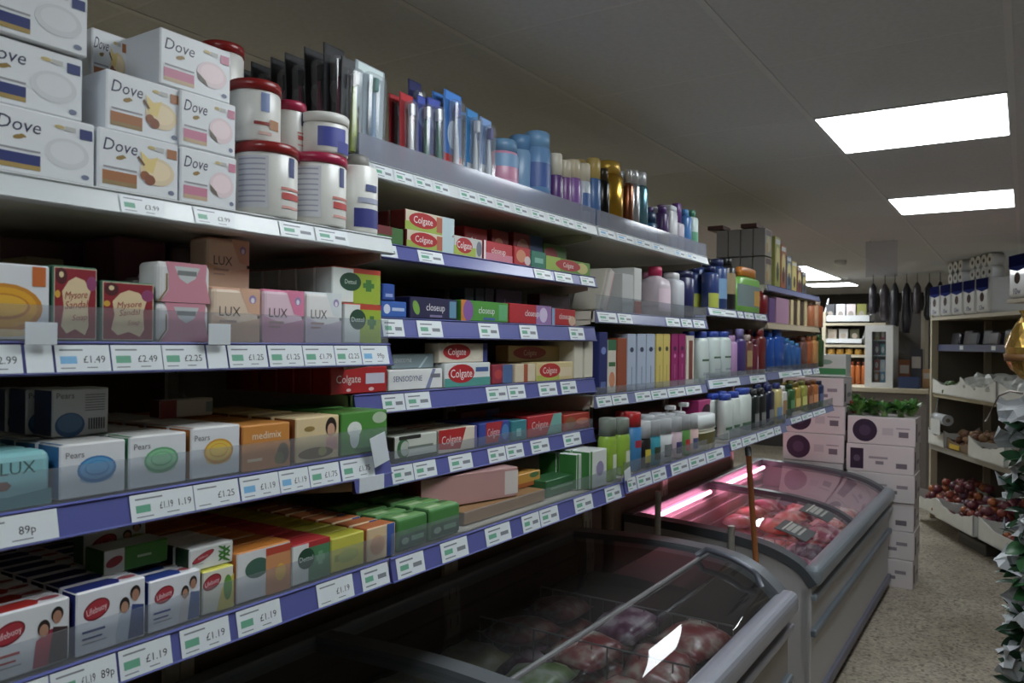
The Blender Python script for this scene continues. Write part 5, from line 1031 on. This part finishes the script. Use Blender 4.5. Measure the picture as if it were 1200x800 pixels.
OL = ['rusty red onion', 'purple red onion', 'orange brown onion', 'dark plum onion']
rn = random.Random(4)
for tr, (a0, a1) in enumerate(((.06, .68), (.80, 1.42), (1.58, 2.24))):
    wh = ('near the cartons', 'at the aisle end', 'past the other two')[tr]
    for L in range(4 if tr < 2 else 1):
        for i in range(7):
            for j in range(4):
                if L > 0 and (i < L*.6 or rn.random() < .12*L): continue
                k = rn.choice([0, 1, 2, 3, 1]); a = a0+.04+(a1-a0-.06)*i/6.5+.03*(L % 2); b = -.17+.115*j+.05*(L % 2)+.05*L*(j < 3)
                ON[k].put(WP(a+rn.uniform(-.01, .01), b+rn.uniform(-.01, .01), .18+.062*L), OL[k]+' in the large tray '+wh, 'onion', OL[k]+'s '+wh, (rn.uniform(-.5, .5), rn.uniform(-.5, .5), rn.uniform(0, 6)))
PT = [blob(.04, (140, 104, 70), 7, .75, .2, name='potato', rough=.7), blob(.038, (110, 70, 50), 8, .8, .2, name='potato', rough=.7)]
for L in range(3):
    for i in range(5):
        for j in range(4):
            k = (i+j+L) % 2; PT[k].put(WP(.48+.085*i+.03*(L % 2), .05+.09*j+.03*L, .74+.055*L), ['tan potato heaped in the brown tray', 'dark brown potato heaped in the brown tray'][k], 'potato', ['tan potatoes', 'dark brown potatoes'][k], (rn.random(), rn.random(), rn.random()*6))
for i in range(4):
    for j in range(3): PT[0].put(WP(.07+.09*i, .05+.1*j, .742), 'tan potato lying in the small white tray', 'potato', 'potatoes in the small white tray', (rn.random(), rn.random(), rn.random()*6))
RT = blob(.05, (150, 130, 110), 12, .8, .25, name='root_vegetable', rough=.7)
for i in range(5):
    for j in range(3): RT.put(WP(1.02+.11*i, .02+.12*j, .742), 'pale root vegetable lying in the ragged tray', 'vegetable', 'roots in the ragged tray', (rn.random(), rn.random(), rn.random()*6))
SP = [blob(.035, (90, 120, 70), 5, .9, .25, name='green_vegetable', rough=.5), blob(.035, (130, 150, 110), 6, .9, .25, name='green_vegetable', rough=.5)]
for L in range(2):
    for i in range(6):
        for j in range(4): SP[(i+j) % 2].put(WP(.1+.085*i+.03*L, .05+.085*j+.03*L, 1.22+.055*L), ['dark green', 'pale green'][(i+j) % 2]+' round vegetable in the white ragged tray', 'vegetable', ['dark green', 'pale green'][(i+j) % 2]+' round vegetables', (rn.random(), rn.random(), rn.random()*6))
def crumple(r, c, seed):
    bm = bmesh.new(); bmesh.ops.create_icosphere(bm, subdivisions=3, radius=r); m = MB(); mt = mat(c, .4, noise_amt=.08, scale=20)
    for v in bm.verts:
        q = v.co/r; k = 1+.45*noise.noise(q*2.2+Vector((seed, 2, 0)))+.2*noise.noise(q*6+Vector((seed, 0, 0))); v.co = Vector((v.co.x*k, v.co.y*k, max(-.3*r, v.co.z*k*.8)+.3*r))
    bm.verts.index_update(); m.v = [tuple(v.co) for v in bm.verts]
    for f in bm.faces: m.face([v.index for v in f.verts], mt)
    bm.free(); return Proto('crumpled_bag', m)
CR = [crumple(.12, (190, 194, 190), s) for s in (1, 5, 9)]
for i in range(5):
    for j in range(2): CR[(i+j) % 3].put(WP(.8+.2*i+(.12 if i > 2 else 0), .10+.2*j, 1.285), 'crumpled white plastic bag heaped in the ragged trays', 'plastic bag', 'crumpled white bags', (0, 0, rn.random()*6))
# plastic bag roll on the shelf front
o = thing('bag_roll_dispenser', 'white roll of plastic bags hanging under the produce shelf', 'bag roll', WP(.30, -.02, .98), AROT)
obj('roll', MB().tube([(-.14, 0, 0), (.14, 0, 0)], .05, mat((168, 172, 176), .4), 16), o); obj('core', MB().tube([(-.15, 0, 0), (.15, 0, 0)], .018, mat((110, 96, 80), .7), 10), o)
obj('hanging_sheet', MB().box((-.11, -.052, -.14), (.10, -.049, 0), mat((200, 204, 206), .4)), o); obj('hanger', MB().tube([(-.15, 0, 0), (-.15, .02, .16), (-.15, .04, .19)], .004, mat((120, 120, 120), .4, .6)), o)
# dark packets on the strip shelf
for k in range(7):
    c = [(40, 40, 56), (60, 50, 60), (30, 34, 50)][k % 3]
    o = obj('packet', MB().rbox((0, 0, 0), (.17, .06, .11+.02*(k % 2)), mat(c, .3, coat=.4), r=.015), None, WP(.12+.19*k, .12+.03*(k % 2), 1.672), (-.15, 0, AROT)); tag(o, ['navy', 'plum grey', 'ink blue'][k % 3]+' packet lying on the produce unit strip shelf', 'packet', ['navy', 'plum grey', 'ink blue'][k % 3]+' packets on the strip shelf')
# packs of paper rolls on top
def rollpack(w, d, h, txt):
    b = MB().rbox((-w/2, 0, 0), (w/2, d, h), mat((206, 210, 216), .25, noise_amt=.05, coat=.5), r=.03, seg=3); p = MB(); fr = ((-w/2, 0, 0), (1, 0, 0), (0, 0, 1), (0, -1, 0), w, h)
    global ink; ink_ = ink; ink = lambda c: mat(c, .95, spec=.05, noise_amt=0.)
    draw(p, fr, [('r', .03, .70, .97, .97, (14, 20, 84)), ('p', [(.03, .72), (.97, .72), (.97, .66), (.5, .6), (.03, .68)], (40, 54, 130)), ('e', .5, .45, .16, .13, (96, 84, 84)), ('r', .02, .0, .06, .7, (190, 194, 200))]); p.p_text(fr[:4], txt, w*.5, h*.16, h*.14, ink((10, 30, 110)), wmax=w*.7); ink = ink_
    return Proto('paper_roll_pack', b, [('print', p)])
RP = rollpack(.235, .30, .30, '10w'); RP2 = rollpack(.28, .30, .34, '10w')
for k in range(5): RP.put(WP(.06+.245*k, .0, 1.932), 'white and blue pack of paper rolls in the lower row on the unit', 'paper rolls', 'lower row of paper roll packs', (0, 0, AROT))
for k in range(3): RP2.put(WP(1.66+.30*k, -.02, 2.022), 'larger white and blue pack of paper rolls on the raised end shelf', 'paper rolls', 'paper roll packs on the raised end shelf', (0, 0, AROT))
ROLL = Proto('paper_roll', MB().tube([(0, 0, 0), (0, .1, 0)], .052, mat((206, 206, 206), .8), 18), [('core', MB().tube([(0, -.001, 0), (0, .004, 0)], .018, mat((90, 70, 60), .8), 12))])
for g0, n in ((.16, 3), (.62, 4)):
    for i in range(n):
        for L in range(2): ROLL.put(WP(g0+.108*i, .1, 2.288+.105*L if L == 0 else 2.288+.104), 'loose white roll lying %s the pile, its core showing' % ('at the bottom of' if L == 0 else 'on top of'), 'paper roll', 'loose white rolls, layer %s' % ('below' if L == 0 else 'above'), (0, 0, AROT)) if L == 0 or True else None
for k, (a, c) in enumerate(((1.6, (200, 196, 190)), (1.95, (190, 186, 190)), (2.3, (200, 200, 200)))):
    b = carton(.3, .13, .2, c, F=[('e', .3, .5, .14, .36, (150, 50, 60)), ('e', .75, .5, .16, .4, (50, 44, 90))], name='product_box'); b.put(WP(a, .08, 1.722 if False else 1.672), ['pale box with red circle under the raised shelf', 'grey box with red circle under the raised shelf', 'white box with red circle under the raised shelf'][k], 'box', rot=(0, 0, AROT-PI/2))
# low dark grey block with a darker inset strip, on the floor
o = obj('floor_block', MB().rbox((0, 0, 0), (.5, .22, .09), mat((70, 66, 62), .6), r=.01).box((.03, -.001, .03), (.47, .0, .06), (40, 38, 36)), None, WP(.92, -.12, 0), (0, 0, AROT)); tag(o, 'low dark grey crate on the floor under the onion trays', 'crate')

# ------------------------------------------------------------ displays at the far end
def far_box(u0, u1, vt, vb, y, D, c, label, cat='box', F=(), name='product_box', side=None, top=None):
    a = on(u0, vb, 1, y); b = on(u1, vb, 1, y); t = on(u0, vt, 1, y)
    carton(b.x-a.x, t.z-a.z, D, c, side, top, F, name=name).put(((a.x+b.x)/2, y, a.z), label, cat, rot=R90)
fd = thing('display_shelving', 'cream display shelving at the far end of the shop', 'shelving', (-1.45, 9.9, 0))
for xx in (-.55, .50): obj('upright', MB().box((xx-.02, 0, 0), (xx+.02, .4, 2.05), BEI), fd)
obj('back_panel', MB().box((-.55, .4, 0), (.5, .42, 2.05), mat((70, 64, 60), .7)), fd)
for z in (.35, .62, .95, 1.20, 1.545, on(964, 403, 1, 9.92).z-.004, on(964, 378, 1, 9.92).z-.004): obj('shelf', MB().box((-.53, .0, z-.03), (.12 if z > 1.3 else .5, .4, z), BEI), fd)
def tray_white(u0, u1, vt, vb, label):
    y = 9.92; a = on(u0, vb, 1, y); b = on(u1, vb, 1, y); h = on(u0, vt, 1, y).z-a.z; w = b.x-a.x
    m = MB(); wmm = mat((206, 208, 210), .5)
    m.box((0, 0, 0), (w, .3, .015), wmm).box((0, 0, 0), (w, .012, h*.28), wmm).prism([(0, 0), (.3, 0), (.3, h), (.05, h*.3), (0, h*.28)], 0, .012, wmm, axis='x').prism([(0, 0), (.3, 0), (.3, h), (.05, h*.3), (0, h*.28)], w-.012, w, wmm, axis='x')
    o = obj('display_tray', m, None, (a.x, y, a.z)); tag(o, label, 'tray'); return a, w, h
a, w, h = tray_white(964, 1020, 348, 378, 'upper white slanted display tray at the far end')
for k, c in enumerate([(60, 60, 66), (206, 206, 210), (206, 190, 190), (130, 130, 50)]): carton(.1, .2, .05, c, F=[('e', .5, .4, .3, .2, (150, 140, 130))], name='product_box').put((a.x+.07+.115*k, 10.0, a.z+.02), ['charcoal', 'white', 'pale pink', 'olive'][k]+' packet in the upper display tray', 'packet', rot=R90)
a, w, h = tray_white(964, 1011, 380, 403, 'lower white slanted display tray at the far end')
for k, c in enumerate([(206, 190, 170), (200, 196, 190), (90, 90, 60)]): carton(.1, .16, .05, c, F=[('e', .5, .5, .3, .2, (190, 170, 150))], name='product_box').put((a.x+.09+.125*k, 10.0, a.z+.02), ['beige', 'ivory', 'dark olive'][k]+' packet in the lower display tray', 'packet', rot=R90)
JAR = bottle(.085, .08, .085, (190, 140, 50), (60, 44, 36), .2, .8, 2., name='jar', capw=.85)
for k in range(5): JAR.put((-1.93+.1*k, 9.98, 1.546), 'amber jar in the row at the far end', 'jar', 'amber jars in a row')
OB = bottle(.06, .26, .06, (190, 96, 40), (150, 60, 30), .15, .5, name='bottle')
for k in range(3): OB.put((-1.69+.065*k, 9.96, 1.205), 'orange bottle on the far display shelf', 'bottle', 'orange bottles at the far end')
for k, (c, n) in enumerate([((170, 60, 40), 'red'), ((196, 150, 60), 'mustard'), ((150, 50, 40), 'brick'), ((190, 170, 80), 'straw'), ((100, 120, 60), 'olive green'), ((196, 120, 60), 'tangerine')]): carton(.14, .19, .08, c, F=[('r', .1, .4, .9, .7, (216, 200, 160))], name='product_box').put((-1.86+.16*k, 9.93, .955), n+' packet on the low far shelf', 'packet', rot=R90)
# white glass-fronted cabinet
a = on(1013, 453, 1, 9.35); b = on(1046, 453, 1, 9.35); zt = on(1013, 381, 1, 9.35).z; w = b.x-a.x; h = zt-a.z
cb_ = thing('glass_cabinet', 'white glass-fronted cabinet full of coloured goods', 'cabinet', (a.x, 9.35, a.z)); wmm = mat((206, 206, 204), .4)
for q in (((0, 0, 0), (.07, .45, h)), ((w-.07, 0, 0), (w, .45, h)), ((.07, 0, h-.07), (w-.07, .45, h)), ((.07, 0, 0), (w-.07, .45, .05))): obj('frame', MB().box(q[0], q[1], wmm), cb_)
obj('back', MB().box((.07, .42, .05), (w-.07, .45, h-.07), mat((90, 84, 84), .6)), cb_); obj('glass_pane', MB().box((.07, .02, .05), (w-.07, .022, h-.07), GLASS), cb_)
for k in range(1, 4): obj('shelf', MB().box((.07, .06, h*k/4), (w-.07, .42, h*k/4+.01), wmm), cb_)
GC = [((190, 110, 60), 'orange'), ((90, 150, 180), 'sky blue'), ((200, 60, 50), 'scarlet'), ((200, 200, 206), 'white'), ((110, 60, 110), 'plum'), ((70, 130, 130), 'teal'), ((206, 170, 90), 'sand'), ((190, 80, 90), 'rose')]
for k, (c, n) in enumerate(GC):
    L = k//2; carton((w-.16)/2-.01, h/4-.05, .2, c, F=[('e', .5, .5, .3, .3, (220, 214, 200))], name='product_box').put((a.x+.08+(w-.16)*(.25+.5*(k % 2)), 9.42, a.z+(.052 if L == 0 else h*L/4+.012)), n+' packet inside the white cabinet', 'packet', rot=R90)
ct = thing('counter', 'cream counter carrying the white cabinet', 'counter', (-1.25, 9.25, 0)); zc = a.z-.002
obj('top', MB().rbox((-.55, 0, zc-.05), (.42, .6, zc), BEI, r=.006), ct); obj('body', MB().box((-.52, .04, 0), (.40, .58, zc-.05), mat((120, 110, 104), .6)), ct)
carton(.2, .12, .2, (40, 56, 96), name='product_box').put((-1.03, 9.36, zc+.001), 'dark blue box on the counter beside the cabinet', 'box', rot=R90)
for k, (c, n, hgt) in enumerate([((150, 84, 40), 'brown', .3), ((60, 60, 70), 'grey', .42), ((190, 140, 90), 'tan', .2)]): carton(.11, hgt, .1, c, F=[('r', .1, .5, .9, .8, (190, 180, 170))], name='product_box').put((-1.10+.115*k, 9.62, zc+.001), n+' box standing at the back of the far counter', 'box', rot=R90)
# dark hanging stock high up behind the counter
for k in range(7):
    c = [(40, 34, 44), (60, 50, 56), (34, 34, 40)][k % 3]
    hl = .34+.07*((k*5) % 4); o = obj('hanging_bag', MB().loft([(-hl+hl*q/7, (.04, .05, .055, .05, .056, .05, .045, .012)[q]*(.8+.3*((q*k*3) % 4)/3), (.045, .052, .054, .05, .054, .05, .045, .012)[q]*(.82+.25*((q+k*2) % 3)/2), mat(c, .4, noise_amt=.3, bump=.3)) for q in range(8)], 12).tube([(0, 0, 0), (0, 0, .1)], .004, (30, 30, 30)), None, (-1.42+.11*k, 9.60+.07*(k % 2), 2.345)); tag(o, ['aubergine', 'dusty plum', 'charcoal'][k % 3]+' bag hanging from the ceiling behind the cabinet', 'bag', ['aubergine', 'dusty plum', 'charcoal'][k % 3]+' hanging bags')
# hanging aisle sign
p = on(1033, 300, 1, 6.5)
o = obj('aisle_sign', MB().rbox((-.11, -.003, -.27), (.11, .003, 0), clear((.9, .9, .93), .16, (.5, .5, .56)), r=.002, seg=1), None, (p.x, 6.5, 2.44)); tag(o, 'faint grey translucent sign hanging from the ceiling', 'sign')
for s in (-.08, .08): obj('wire', MB().tube([(s, 0, -.01), (s, 0, .012)], .002, (90, 90, 90)), o)

# ------------------------------------------------------------ leafy garland on the pole beside the aisle
GP = Vector((.018, 2.42, 0))
pl = thing('garland_pole', 'slim pole wound with leafy garland and white paper', 'decoration', GP)
obj('pole', MB().tube([(0, 0, 0), (0, 0, 1.56)], .012, mat((60, 56, 50), .5), 10), pl); obj('foot', MB().loft([(0, .13, .13, BLACK), (.015, .13, .13, BLACK), (.02, .03, .03, BLACK), (.05, .016, .016, BLACK)], 20), pl)
GL = [leafmesh(.062, .034, (32, 74, 42), .35), leafmesh(.055, .04, (46, 96, 52), .3), leafmesh(.068, .03, (26, 64, 40), .4)]
rn = random.Random(12)
for i in range(150):
    z = .35+i*.0075; a = rn.uniform(PI*.55, PI*1.75) if i % 4 else rn.uniform(0, 2*PI)
    obj('leaf', GL[i % 3], pl, (.012*math.cos(a), .012*math.sin(a), z), (rn.uniform(-1.5, 1.5), rn.uniform(-1.0, 1.0), a))
def paper(seed, s):
    m = MB(); r2 = random.Random(seed); mt = mat((176, 180, 184), .4, noise_amt=.06); n = 4
    for i in range(n+1):
        for j in range(n+1): m.v.append((s*(i/n-.1)+r2.uniform(-.1, .1)*s, s*.8*(j/n-.5)+r2.uniform(-.1, .1)*s, r2.uniform(-.22, .22)*s))
    for i in range(n):
        for j in range(n): q = i*(n+1)+j; m.face((q, q+n+1, q+n+2, q+1), mt)
    return m.mesh('paper_wrap')
PP = [paper(k, .085) for k in range(4)]
for i in range(26):
    z = .45+i*.0415; a = rn.uniform(PI*.6, PI*1.6); obj('paper_wrap', PP[i % 4], pl, (.0, .0, z), (rn.uniform(-1.4, 1.4), rn.uniform(-.6, .6), a))
g = MB(); gm = mat((206, 160, 70), .22, .85, noise_amt=.2, scale=30, bump=.6); bmx = bmesh.new(); bmesh.ops.create_icosphere(bmx, subdivisions=3, radius=1)
for v in bmx.verts:
    q = v.co; k = 1+.10*noise.noise(q*3); v.co = Vector((q.x*.055*k*(1-.25*max(0, q.z)), q.y*.055*k*(1-.25*max(0, q.z)), q.z*.085*k))
bmx.verts.index_update(); g.v = [tuple(v.co) for v in bmx.verts]
for f in bmx.faces: g.face([v.index for v in f.verts], gm)
bmx.free()
o = obj('foil_wrapped_gift', g, None, (.012, 2.42, 1.65)); tag(o, 'gold foil wrapped gift on top of the garland pole', 'gift')
obj('ribbon', MB().loft([(-.035, .055, .055, (120, 76, 30)), (-.017, .058, .058, (120, 76, 30))], 20), o)
obj('foil_tuft', MB().loft([(.065, .03, .03, gm), (.08, .018, .018, gm), (.095, .026, .03, gm)], 9), o)
q = on(1155, 494, 1, 2.42); q2 = on(1170, 464, 1, 2.42); q3 = on(1183, 458, 1, 2.42)
o = obj('wire_hook', MB().tube([q-q3, q2-q3, Vector((0, 0, 0)), Vector((.03, 0, -.005))], .0028, mat((130, 118, 110), .3, .7)), None, q3); tag(o, 'thin bent metal hook sticking out of the garland pole', 'hook')
